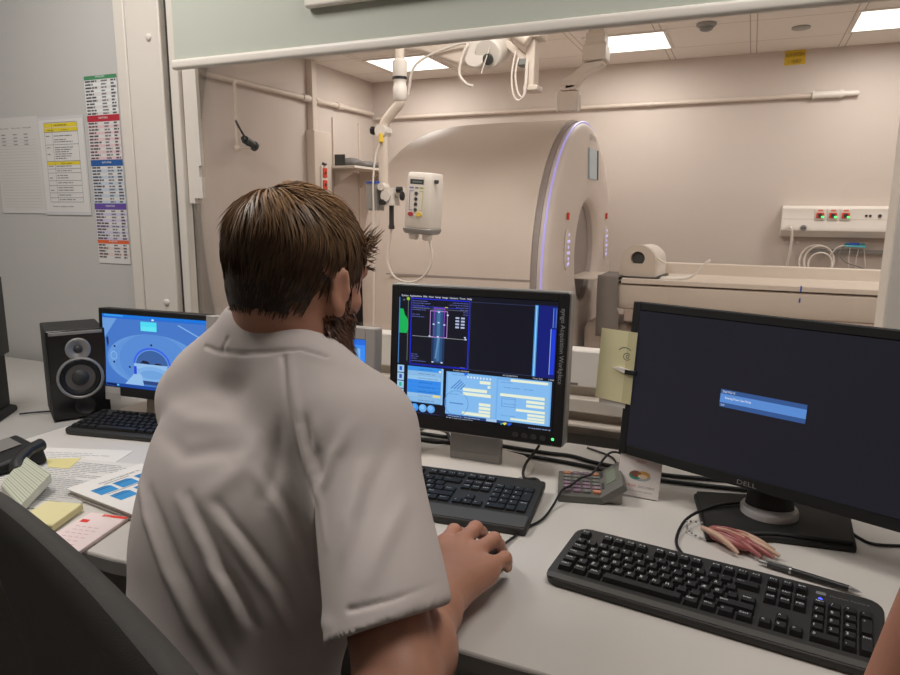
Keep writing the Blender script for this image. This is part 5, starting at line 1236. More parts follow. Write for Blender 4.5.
# ============================================================ PEOPLE
M_skin = pmat('skin', srgb(192,138,114), .5, var=.16, scale=22, bump=.12, bscale=260)
M_skin2 = pmat('skin_second', srgb(190,132,108), .5, var=.12, scale=22, bump=.1, bscale=300)
def shirt_mat():
    m = pmat('scrub_cotton', srgb(208,197,192), .85, var=.03, scale=12, bump=.12, bscale=1400, spec=.2)
    return m
M_shirt = shirt_mat()
M_trouser = pmat('trouser_cotton', srgb(190,188,184), .85, var=.05, bump=.1, bscale=900)
M_shoe = pmat('shoe_white', srgb(200,198,195), .6, var=.05)
def hair_mat(name, dark, light, amt):
    m = bpy.data.materials.new(name); m.use_nodes = True
    nt = m.node_tree; N = nt.nodes; L = nt.links; b = N['Principled BSDF']
    a = N.new('ShaderNodeAttribute'); a.attribute_name = 'Col'
    no = N.new('ShaderNodeTexNoise'); no.inputs['Scale'].default_value = 45
    tc = N.new('ShaderNodeTexCoord'); L.new(tc.outputs['Object'], no.inputs['Vector'])
    mr = N.new('ShaderNodeMapRange'); mr.inputs['To Min'].default_value = .75; mr.inputs['To Max'].default_value = 1.25
    L.new(no.outputs['Fac'], mr.inputs['Value'])
    vm = N.new('ShaderNodeVectorMath'); vm.operation = 'SCALE'; L.new(a.outputs['Color'], vm.inputs[0]); L.new(mr.outputs['Result'], vm.inputs['Scale'])
    L.new(vm.outputs['Vector'], b.inputs['Base Color']); b.inputs['Roughness'].default_value = .45; b.inputs['Specular IOR Level'].default_value = .35
    return m
M_hair = hair_mat('hair_strands', None, None, 0)
Vn = lambda *a: np.array(a, float)
def unit_(v): v = np.array(v, float); return v/np.linalg.norm(v)

def head_axes(az, pitch, roll=0.0):
    """face direction azimuth from +y towards +x, pitch down, roll to its right"""
    f = Vn(math.sin(az)*math.cos(pitch), math.cos(az)*math.cos(pitch), -math.sin(pitch)); r = unit_(np.cross(f, (0,0,1))); u = np.cross(r, f)
    r2 = r*math.cos(roll)-u*math.sin(roll); u2 = np.cross(r2, f); return r2, f, u2

def sculpt_head(S, Hc, ax):
    r, f, u = ax; R = np.array([r,f,u])
    P = lambda x,y,z: Hc+r*x+f*y+u*z
    S.ell(P(0,-.012,.012),(.076,.096,.086),.02,R)
    S.ell(P(0,.030,-.045),(.060,.062,.080),.03,R)
    S.cone(P(-.050,.005,-.080),P(-.012,.070,-.108),.022,.020,.02); S.cone(P(.050,.005,-.080),P(.012,.070,-.108),.022,.020,.02)
    S.cone(P(-.012,.072,-.110),P(.012,.072,-.110),.018,.018,.015)
    S.cone(P(-.032,.082,.010),P(.032,.082,.010),.011,.011,.012)
    for s in (-1,1): S.ell(P(s*.044,.056,-.036),(.016,.020,.016),.012,R)
    for s in (-1,1): S.ell(P(s*.031,.096,-.010),(.016,.012,.010),.010,R,mode='sub')
    for s in (-1,1): S.ell(P(s*.031,.071,-.010),(.0125,.0125,.0125),.003,R)
    S.cone(P(0,.088,.002),P(0,.110,-.040),.008,.012,.008)
    for s in (-1,1): S.ell(P(s*.010,.100,-.043),(.008,.010,.007),.005,R)
    S.cone(P(-.018,.090,-.066),P(.018,.090,-.066),.006,.006,.006); S.cone(P(-.016,.089,-.076),P(.016,.089,-.076),.007,.007,.006)
    for s in (-1,1):
        # ear: tilted shell with a hollow, rim and lobe
        er = unit_(r*s*.95-f*.22); ef = unit_(f*.97+r*s*.2); ef = unit_(ef-er*(ef@er)); eu = np.cross(er, ef)*(1 if s > 0 else -1); eu = unit_(u-er*(u@er)-0.0*ef)
        ef = np.cross(eu, er)
        E = np.array([er,ef,eu]); c = P(s*.0795,.000,-.024)
        S.ell(c,(.0062,.0135,.0290),.005,E)
        S.ell(c+er*.0075+eu*.003,(.0062,.0095,.020),.003,E,mode='sub')
        S.ell(c-eu*.025+ef*.004,(.0055,.0085,.0095),.006,E)
        S.cone(c+er*.003+f*.010-eu*.008, c+er*.003+f*.011+eu*.002,.0045,.004,.004)
    return P

def hand_on(S, W, mcp, pip, tip, radii, thumb):
    """palm from wrist W to the knuckles; each finger three separate tapering segments"""
    c = sum(mcp)/4
    for a in mcp: S.cone(W+(a-W)*.12, a, .0165, .0130, .014)
    S.cone(W+(mcp[0]-W)*.30, W+(mcp[3]-W)*.45, .0150, .0140, .014)
    for m_, p_, t_, r_ in zip(mcp, pip, tip, radii):
        d_ = p_+(t_-p_)*.52+Vn(0,0,.003)
        S.cone(m_, p_, r_*1.12, r_*1.0, .006); S.ell(p_, (r_*1.05,)*3, .004); S.cone(p_, d_, r_*.98, r_*.90, .003); S.cone(d_, t_, r_*.90, r_*.74, .003)
    a, b, c_, d = thumb
    S.cone(a, b, .0165, .0130, .012); S.cone(b, c_, .0115, .0105, .005); S.cone(c_, d, .0105, .0080, .003)

# ------------------------------------------------------------ the operator
az = math.radians(14); f_ = Vn(math.sin(az), math.cos(az), 0); r_ = Vn(math.cos(az), -math.sin(az), 0); z_ = Vn(0,0,1)
NK = Vn(-.580,.700,1.098)                       # base of the neck, at the back
PV = Vn(-.580,.565,.560)                        # pelvis
SHR = NK+r_*.172+f_*.015-z_*.090; SHL = NK-r_*.178+f_*.03-z_*.115
ELR = Vn(-.272,.505,.822); WRR = Vn(-.330,.738,.789)
ELL = Vn(-.835,.850,.785); WRL = Vn(-.700,1.000,.775)
HC = Vn(-.543,.744,1.199); HAX = head_axes(math.radians(11), math.radians(14), math.radians(3))
person = thing('person', 'bearded person with short brown hair seated at the desk in a pale scrub shirt', 'person', (0,0,0))
S = SDF((-.98,.34,.74),(-.20,1.12,1.345),.0033)
R3 = np.array([r_,f_,z_])
# trunk
SP = lambda t: NK+f_*.03-z_*.075-r_*.012*(1-t)+(PV-(NK+f_*.03-z_*.075))*t
for t, rr in ((.06,(.135,.075,.075)),(.26,(.165,.105,.13)),(.52,(.150,.100,.14)),(.80,(.150,.105,.13))): S.ell(SP(t), rr, .05, R3)
S.cone(SHR, NK+f_*.02-z_*.01, .052, .045, .04); S.cone(SHL, NK+f_*.02-z_*.01, .052, .045, .04)
# neck and head
PH = sculpt_head(S, HC, HAX)
S.cone(NK+f_*.034-z_*.05, PH(0,-.036,-.050), .050, .050, .03); S.cone(NK+f_*.05-z_*.05, PH(0,.0,-.07), .048, .044, .03)
for s in (-1,1): S.cone(NK+f_*.025+r_*s*.03-z_*.025, NK+r_*s*.12+f_*.015-z_*.080, .036, .046, .04)
# arms
S.cone(SHR, ELR, .050, .040, .03); S.cone(SHL, ELL, .050, .040, .03)
def forearm(S, E, W, up):
    m = E+(W-E)*.30
    S.cone(E, m, .040, .0425, .015); S.cone(m, E+(W-E)*.72, .0420, .0320, .02); S.cone(E+(W-E)*.70, W, .0335, .0275, .02)
    d = unit_(W-E); sd = unit_(np.cross(d, (0,0,1)))
    S.cone(W+sd*.012-d*.03, W+sd*.015+d*.010, .0240, .0215, .015); S.cone(W-sd*.012-d*.03, W-sd*.015+d*.010, .0240, .0215, .015)
forearm(S, ELR, WRR, 1); forearm(S, ELL, WRL, 1)
# right hand, palm down on the mouse
HO = Vn(-.004,-.020,-.003)
mcp = [p+HO for p in (Vn(-.364,.846,.803),Vn(-.339,.858,.807),Vn(-.312,.848,.803),Vn(-.288,.828,.794))]
pip = [p+HO for p in (Vn(-.366,.888,.803),Vn(-.337,.902,.807),Vn(-.303,.890,.802),Vn(-.277,.864,.791))]
tip = [p+HO for p in (Vn(-.358,.918,.776),Vn(-.330,.932,.776),Vn(-.297,.917,.769),Vn(-.281,.890,.762))]
hand_on(S, WRR, mcp, pip, tip, (.0106,.0110,.0106,.0098), (Vn(-.356,.775,.780),Vn(-.386,.812,.770),Vn(-.390,.848,.760),Vn(-.381,.872,.757)))
S.cone(WRR+Vn(.014,.0,-.002), Vn(-.298,.800,.783), .0230, .0190, .02)
# left hand lying on the desk
d = unit_(WRL-ELL); s_ = unit_(np.cross((0,0,1), d))
mcp = [WRL+d*.085+s_*k for k in (-.032,-.011,.010,.030)]; pip = [p+d*l+z_*.004 for p,l in zip(mcp,(.040,.044,.041,.032))]; tip = [p+d*l-z_*.018 for p,l in zip(pip,(.036,.040,.037,.030))]
hand_on(S, WRL, [p+z_*.006 for p in mcp], pip, tip, (.0092,.0096,.0092,.0082), (WRL+d*.02-s_*.02, WRL+d*.05-s_*.045-z_*.006, WRL+d*.085-s_*.055-z_*.010, WRL+d*.110-s_*.055-z_*.012))
V1, Q1 = S.mesh(); V1 = laplace(V1, Q1, 1, .4)
# legs, coarser, rooted inside the waist
S = SDF((-.98,.34,.0),(-.20,1.32,.82),.008)
for t, rr in ((.80,(.150,.105,.13)),(1.0,(.170,.125,.12))): S.ell(SP(t), rr, .05, R3)
LEG = {}
for s in (-1,1):
    hip = PV+r_*s*.09-z_*.01; kn = PV+f_*.42+r_*s*.13-z_*.03; an = Vn(kn[0]+.01*s, kn[1]+.03, .085); to = an+f_*.15-z_*.045; LEG[s] = (hip,kn,an,to)
    S.cone(hip, kn, .085, .056, .04); S.cone(kn, kn+(an-kn)*.35, .054, .055, .03); S.cone(kn+(an-kn)*.3, an, .055, .036, .03); S.cone(an-f_*.05-z_*.045, to, .034, .030, .03)
V2, Q2 = S.mesh()
V = np.concatenate([V1, V2]); Q = np.concatenate([Q1, Q2+len(V1)])
np_object('body', V, Q, M_skin, person)
BODYV, BODYQ = V1, Q1

# eyes (whites and irises) and brows
for s in (-1,1):
    c = PH(s*.031,.0725,-.010); m = MB(); m.sphere(c, .0122, 16, 12); e = m.build('eye', pmat('eye_white', srgb(225,220,215), .2), person, smooth=180)
    m = MB(); m.cyl(c+HAX[1]*.0118, c+HAX[1]*.0126, .0055); m.build('iris', pmat('iris', srgb(60,70,70), .2), e)

# shirt
def build_shirt(name, mat, par, NK, PV, SP, SHR, ELR, SHL, ELL, R3, f_, r_, z_, tl=.60, lo=(-.98,.34,.60), hi=(-.20,1.12,1.16), h=.0033, bottom=.60, roomy=1.0, hem=None):
    S = SDF(lo, hi, h)
    for t, rr in ((.04,(.140,.084,.070)),(.24,(.184,.120,.13)),(.46,(.180,.124,.15)),(.76,(.156,.124,.14)),(.98,(.162,.128,.12))):
        S.ell(SP(t), (rr[0]*roomy, rr[1]*roomy, rr[2]), .05, R3)
    S.cone(SHR, NK+f_*.02-z_*.012, .066, .052, .04); S.cone(SHL, NK+f_*.02-z_*.012, .066, .052, .04)
    for s in (-1,1): S.cone(NK+f_*.015+r_*s*.03-z_*.012, NK+r_*s*.12+f_*.015-z_*.078, .052, .062, .04)
    # collar band standing at the neck
    S.cone(NK+f_*.016-z_*.035, NK+f_*.022+z_*.010, .070, .064, .018)
    for (sh, el) in ((SHR,ELR),(SHL,ELL)):
        d = unit_(el-sh); S.cone(sh, sh+(el-sh)*(tl+.20), .064, .063, .03)
        a = sh+(el-sh)*tl
        hn = d if hem is None or sh is not SHR else hem[1]; hp_ = a if hem is None or sh is not SHR else hem[0]
        S.cut_plane(hp_, hn, hp_+d*.10-.13, hp_+d*.10+.13, .001)
        S.cone(a-d*.005, a+d*.10, .0525, .0525, .002, mode='sub')
    # neck opening
    S.cone(NK+f_*.026-z_*.006, NK+f_*.034+z_*.08, .0585, .063, .003, mode='sub')
    S.ell(NK+f_*.10-z_*.01, (.05,.06,.075), .01, R3, mode='sub')
    S.cut_plane(Vn(0,0,bottom), (0,0,-1), (lo[0],lo[1],lo[2]-.1), (hi[0],hi[1],bottom+.01), .004)
    V, Q = S.mesh(); return V, Q
HEM = (Vn(-.316,.582,.839), Vn(.5003,-.3218,-.8038))   # straight-cut right sleeve
SV, SQ = build_shirt('shirt', M_shirt, person, NK, PV, SP, SHR, ELR, SHL, ELL, R3, f_, r_, z_, tl=.79, roomy=1.04, hem=HEM)
SV = laplace(SV, SQ, 1, .5)
# folds: long soft ridges and grooves following lines on the cloth
FOLDS = [
    ([(-0.709, 0.607, 0.918), (-0.681, 0.585, 0.916), (-0.664, 0.572, 0.91), (-0.651, 0.563, 0.901), (-0.632, 0.552, 0.892), (-0.617, 0.544, 0.881), (-0.603, 0.537, 0.87), (-0.59, 0.532, 0.858), (-0.576, 0.527, 0.847), (-0.564, 0.523, 0.836), (-0.552, 0.52, 0.825), (-0.541, 0.518, 0.813), (-0.529, 0.516, 0.803), (-0.519, 0.516, 0.792), (-0.509, 0.516, 0.78), (-0.499, 0.516, 0.769)], 0.009, 0.0055),
    ([(-0.656, 0.575, 0.928), (-0.63, 0.56, 0.917), (-0.61, 0.549, 0.905), (-0.593, 0.541, 0.891), (-0.578, 0.535, 0.877), (-0.564, 0.53, 0.864), (-0.55, 0.526, 0.852), (-0.538, 0.523, 0.838), (-0.527, 0.521, 0.824), (-0.517, 0.52, 0.811), (-0.507, 0.52, 0.797), (-0.498, 0.52, 0.783), (-0.489, 0.521, 0.769)], 0.007, -0.004),
    ([(-0.591, 0.557, 0.935), (-0.578, 0.552, 0.927), (-0.567, 0.547, 0.918), (-0.555, 0.543, 0.909), (-0.545, 0.54, 0.9), (-0.535, 0.537, 0.891), (-0.526, 0.535, 0.881), (-0.517, 0.533, 0.871), (-0.509, 0.531, 0.861), (-0.502, 0.53, 0.848), (-0.494, 0.529, 0.835), (-0.488, 0.53, 0.82), (-0.482, 0.53, 0.805)], 0.007, 0.004),
    ([(-0.574, 0.559, 0.943), (-0.561, 0.554, 0.933), (-0.549, 0.549, 0.923), (-0.538, 0.545, 0.913), (-0.528, 0.542, 0.903), (-0.519, 0.539, 0.893), (-0.51, 0.537, 0.883), (-0.503, 0.536, 0.873), (-0.495, 0.535, 0.863), (-0.488, 0.534, 0.849), (-0.482, 0.534, 0.835), (-0.476, 0.534, 0.821), (-0.471, 0.535, 0.805)], 0.006, -0.004),
    ([(-0.541, 0.554, 0.934), (-0.527, 0.551, 0.925), (-0.514, 0.549, 0.916), (-0.502, 0.547, 0.907), (-0.491, 0.547, 0.897), (-0.481, 0.547, 0.886), (-0.471, 0.548, 0.875), (-0.463, 0.549, 0.864), (-0.454, 0.551, 0.852), (-0.448, 0.552, 0.84), (-0.443, 0.554, 0.828), (-0.438, 0.556, 0.815), (-0.434, 0.56, 0.801)], 0.007, 0.0035),
    ([(-0.532, 0.559, 0.941), (-0.517, 0.555, 0.932), (-0.504, 0.553, 0.922), (-0.491, 0.552, 0.912), (-0.48, 0.552, 0.901), (-0.471, 0.553, 0.89), (-0.462, 0.554, 0.879), (-0.454, 0.556, 0.867), (-0.446, 0.558, 0.855), (-0.44, 0.559, 0.842), (-0.434, 0.561, 0.828), (-0.43, 0.564, 0.814), (-0.427, 0.568, 0.798)], 0.006, -0.0035),
    ([(-0.522, 0.533, 0.876), (-0.514, 0.532, 0.868), (-0.506, 0.532, 0.861), (-0.499, 0.532, 0.853), (-0.492, 0.532, 0.845), (-0.487, 0.532, 0.836), (-0.482, 0.532, 0.827), (-0.478, 0.533, 0.818), (-0.473, 0.535, 0.809)], 0.007, 0.005),
    ([(-0.512, 0.536, 0.879), (-0.505, 0.535, 0.871), (-0.497, 0.535, 0.864), (-0.49, 0.535, 0.856), (-0.484, 0.535, 0.847), (-0.479, 0.535, 0.839), (-0.475, 0.536, 0.83), (-0.47, 0.537, 0.821), (-0.466, 0.538, 0.811)], 0.006, -0.005),
    ([(-0.481, 0.61, 1.026), (-0.481, 0.608, 1.012), (-0.482, 0.604, 0.999), (-0.48, 0.599, 0.987), (-0.478, 0.592, 0.975), (-0.478, 0.587, 0.967), (-0.478, 0.581, 0.959), (-0.479, 0.576, 0.951), (-0.479, 0.571, 0.943)], 0.01, -0.004),
    ([(-0.508, 0.612, 1.015), (-0.512, 0.605, 1.005), (-0.514, 0.598, 0.994), (-0.516, 0.59, 0.985), (-0.518, 0.582, 0.975), (-0.527, 0.575, 0.967), (-0.536, 0.568, 0.958), (-0.546, 0.563, 0.949), (-0.557, 0.557, 0.94)], 0.014, 0.003),
    ([(-0.502, 0.648, 1.098), (-0.494, 0.64, 1.088), (-0.487, 0.632, 1.077), (-0.48, 0.625, 1.066), (-0.474, 0.619, 1.056), (-0.465, 0.611, 1.041), (-0.457, 0.606, 1.027), (-0.45, 0.602, 1.012), (-0.445, 0.599, 0.996), (-0.438, 0.596, 0.984), (-0.432, 0.593, 0.973), (-0.424, 0.587, 0.962), (-0.414, 0.578, 0.954), (-0.412, 0.576, 0.943), (-0.416, 0.582, 0.927), (-0.419, 0.587, 0.912), (-0.42, 0.589, 0.898), (-0.42, 0.589, 0.889), (-0.419, 0.589, 0.88), (-0.419, 0.588, 0.872), (-0.418, 0.588, 0.864)], 0.0035, -0.003),
    ([(-0.494, 0.65, 1.099), (-0.486, 0.64, 1.088), (-0.478, 0.632, 1.078), (-0.472, 0.625, 1.067), (-0.465, 0.618, 1.057), (-0.455, 0.61, 1.043), (-0.447, 0.604, 1.029), (-0.439, 0.599, 1.014), (-0.432, 0.595, 1.0), (-0.425, 0.59, 0.989), (-0.416, 0.584, 0.979), (-0.406, 0.575, 0.97), (-0.395, 0.565, 0.963), (-0.389, 0.558, 0.955), (-0.383, 0.551, 0.948), (-0.377, 0.544, 0.941), (-0.371, 0.537, 0.934)], 0.006, 0.003),
    ([(-0.45, 0.605, 1.031), (-0.443, 0.601, 1.018), (-0.435, 0.597, 1.005), (-0.427, 0.592, 0.992), (-0.418, 0.586, 0.981)], 0.008, 0.005),
    ([(-0.442, 0.606, 1.038), (-0.433, 0.6, 1.025), (-0.424, 0.594, 1.012), (-0.414, 0.588, 1.0), (-0.404, 0.58, 0.989)], 0.007, -0.005),
    ([(-0.427, 0.605, 1.041), (-0.425, 0.601, 1.032), (-0.423, 0.597, 1.023), (-0.422, 0.595, 1.014), (-0.422, 0.592, 1.005), (-0.417, 0.588, 0.994), (-0.412, 0.583, 0.983), (-0.406, 0.576, 0.974), (-0.399, 0.568, 0.966)], 0.008, 0.004),
    ([(-0.384, 0.608, 1.04), (-0.386, 0.602, 1.033), (-0.387, 0.597, 1.025), (-0.389, 0.592, 1.018), (-0.392, 0.588, 1.011), (-0.393, 0.584, 1.002), (-0.394, 0.579, 0.993), (-0.396, 0.575, 0.985), (-0.398, 0.572, 0.976)], 0.008, 0.004),
    ([(-0.355, 0.584, 1.001), (-0.353, 0.574, 0.991), (-0.351, 0.564, 0.982), (-0.349, 0.555, 0.972), (-0.348, 0.547, 0.962), (-0.345, 0.54, 0.955), (-0.343, 0.534, 0.948), (-0.341, 0.528, 0.94), (-0.338, 0.522, 0.933)], 0.009, 0.004),
    ([(-0.341, 0.631, 1.022), (-0.34, 0.615, 1.013), (-0.338, 0.6, 1.004), (-0.338, 0.586, 0.995), (-0.337, 0.573, 0.986), (-0.335, 0.559, 0.973), (-0.333, 0.545, 0.961), (-0.331, 0.533, 0.948), (-0.33, 0.521, 0.935)], 0.01, -0.003),
    ([(-0.307, 0.589, 0.974), (-0.306, 0.576, 0.969), (-0.305, 0.564, 0.963), (-0.305, 0.553, 0.957), (-0.305, 0.543, 0.951), (-0.305, 0.532, 0.943), (-0.305, 0.522, 0.935), (-0.305, 0.513, 0.926), (-0.306, 0.505, 0.918)], 0.009, 0.003),
    ([(-0.648, 0.674, 1.093), (-0.638, 0.668, 1.093), (-0.628, 0.663, 1.093), (-0.619, 0.658, 1.093), (-0.61, 0.655, 1.093), (-0.597, 0.65, 1.094), (-0.585, 0.648, 1.095), (-0.574, 0.647, 1.095), (-0.564, 0.646, 1.095), (-0.551, 0.647, 1.097), (-0.537, 0.648, 1.099), (-0.524, 0.649, 1.101), (-0.512, 0.651, 1.103), (-0.505, 0.653, 1.104), (-0.498, 0.655, 1.105), (-0.491, 0.658, 1.105), (-0.485, 0.661, 1.106), (-0.477, 0.662, 1.104), (-0.469, 0.663, 1.103), (-0.462, 0.665, 1.101), (-0.454, 0.666, 1.099)], 0.0028, -0.003),
    ([(-0.591, 0.654, 1.112), (-0.593, 0.653, 1.108), (-0.595, 0.653, 1.104), (-0.597, 0.652, 1.1), (-0.599, 0.652, 1.096)], 0.0025, -0.0025),
    ([(-0.434, 0.577, 0.884), (-0.428, 0.578, 0.872), (-0.423, 0.58, 0.86), (-0.419, 0.582, 0.848), (-0.414, 0.585, 0.835), (-0.412, 0.586, 0.819), (-0.35, 0.501, 0.872), (-0.34, 0.491, 0.867), (-0.415, 0.603, 0.76)], 0.009, 0.003),
    ([(-0.5, 0.586, 0.976), (-0.486, 0.582, 0.965), (-0.474, 0.579, 0.953), (-0.463, 0.578, 0.941), (-0.453, 0.578, 0.928), (-0.444, 0.577, 0.909), (-0.436, 0.577, 0.889), (-0.428, 0.578, 0.869), (-0.421, 0.579, 0.849)], 0.008, 0.003),
    ([(-0.488, 0.59, 0.977), (-0.476, 0.586, 0.965), (-0.464, 0.584, 0.953), (-0.454, 0.584, 0.94), (-0.444, 0.584, 0.927), (-0.436, 0.583, 0.909), (-0.428, 0.583, 0.891), (-0.422, 0.585, 0.872), (-0.415, 0.588, 0.852)], 0.006, -0.003),
    ([(-0.317, 0.494, 0.901), (-0.308, 0.494, 0.905), (-0.3, 0.496, 0.908), (-0.293, 0.499, 0.91), (-0.286, 0.503, 0.912), (-0.28, 0.507, 0.913), (-0.274, 0.513, 0.914), (-0.269, 0.519, 0.915), (-0.264, 0.526, 0.915), (-0.261, 0.532, 0.915), (-0.258, 0.539, 0.914), (-0.256, 0.547, 0.913), (-0.254, 0.557, 0.911)], 0.0028, -0.0025),
    ([(-0.755, 0.691, 1.002), (-0.709, 0.661, 1.008), (-0.675, 0.642, 1.01), (-0.647, 0.627, 1.011), (-0.625, 0.617, 1.011), (-0.605, 0.613, 1.013), (-0.588, 0.612, 1.014), (-0.571, 0.611, 1.015), (-0.556, 0.611, 1.015)], 0.014, 0.003),
    ([(-0.695, 0.631, 0.98), (-0.656, 0.608, 0.982), (-0.628, 0.595, 0.981), (-0.605, 0.586, 0.978), (-0.583, 0.586, 0.983), (-0.564, 0.589, 0.987), (-0.546, 0.592, 0.99), (-0.528, 0.595, 0.993)], 0.012, -0.003),
]

def apply_folds(V, Q, folds):
    N = vnormals(V, Q); disp = np.zeros(len(V))
    for pts, wdt, amp in folds:
        P = np.array([list(p) for p in smooth_path(pts, 8)]); best = np.full(len(V), 9.); tt = np.zeros(len(V)); L = len(P)-1
        near = np.where(((V > P.min(0)-3*wdt) & (V < P.max(0)+3*wdt)).all(1))[0]
        v = V[near]
        bb = np.full(len(near), 9.); bt = np.zeros(len(near))
        for i in range(L):
            a, b = P[i], P[i+1]; ab = b-a; t = np.clip(((v-a)@ab)/(ab@ab+1e-12), 0, 1); dd = np.linalg.norm(v-(a+t[:,None]*ab), axis=1)
            m = dd < bb; bb[m] = dd[m]; bt[m] = (i+t[m])/L
        tp = np.sin(PI*np.clip(bt*.92+.04, 0, 1))**.6 if wdt > .004 else 1.0
        disp[near] += amp*np.exp(-(bb/wdt)**2)*tp
    return V+N*disp[:,None]
SV = apply_folds(SV, SQ, FOLDS)
# faint all-over unevenness of the cloth
rng = np.random.RandomState(3); un = np.zeros(len(SV))
for k in range(14):
    w_ = rng.normal(size=3); w_ = w_/np.linalg.norm(w_)*rng.uniform(18,60); un += np.sin(SV@w_+rng.uniform(0,6))*rng.uniform(.0004,.0010)*25/np.linalg.norm(w_)
SV = SV+vnormals(SV,SQ)*un[:,None]
np_object('shirt', SV, SQ, M_shirt, person)
# trousers and shoes
S = SDF((-.98,.34,.05),(-.20,1.32,.70),.008)
S.ell(SP(1.0), (.180,.135,.11), .05, R3)
for s in (-1,1):
    hip,kn,an,to = LEG[s]; S.cone(hip, kn, .098, .070, .04); S.cone(kn, an, .070, .062, .03)
    S.cut_plane(an+z_*.01, (0,0,-1), an-Vn(.12,.12,.2), an+Vn(.12,.12,.03), .004)
V, Q = S.mesh(); np_object('trousers', V, Q, M_trouser, person)
for s in (-1,1):
    hip,kn,an,to = LEG[s]; S = SDF(an-Vn(.13,.16,.10), an+Vn(.16,.30,.06), .005)
    S.cone(an-f_*.055-z_*.040, to+f_*.02-z_*.005, .044, .040, .02); S.cone(an-z_*.03, an+z_*.0, .046, .045, .02)
    S.cut_plane(Vn(0,0,.004), (0,0,-1), an-Vn(.3,.3,.2), Vn(an[0]+.3,an[1]+.4,.01), .003)
    V, Q = S.mesh(); np_object('shoe', V, Q, M_shoe, person)

# ---- hair: a dark cap with a few thousand tapering locks
def strand(mb, p, dirs, L, w, col, n=5):
    """polyline tube of three sides that tapers to a point"""
    pts = [p]; k = len(dirs)
    for i in range(n):
        q = i/(n-1)*(k-1); a = int(min(q, k-2)) if k > 1 else 0; t = q-a
        d = dirs[a]*(1-t)+dirs[min(a+1,k-1)]*t; pts.append(pts[-1]+unit_(d)*L/n)
    vs = []; d0 = unit_(pts[1]-pts[0]); u = unit_(np.cross(d0, (0.3,0.2,1.0))); v = np.cross(d0, u)
    for i, q in enumerate(pts[:-1]):
        ww = w*(1-(i/n)**1.5*.8)
        for j in range(3): a = 2*PI*j/3; vs.append(q+(u*math.cos(a)+v*math.sin(a))*ww)
    vs.append(pts[-1]); fs = []
    for i in range(n-1):
        for j in range(3): fs.append((i*3+j, i*3+(j+1)%3, (i+1)*3+(j+1)%3, (i+1)*3+j))
    for j in range(3): fs.append(((n-1)*3+j, (n-1)*3+(j+1)%3, n*3))
    mb.add(vs, fs, 0, col)
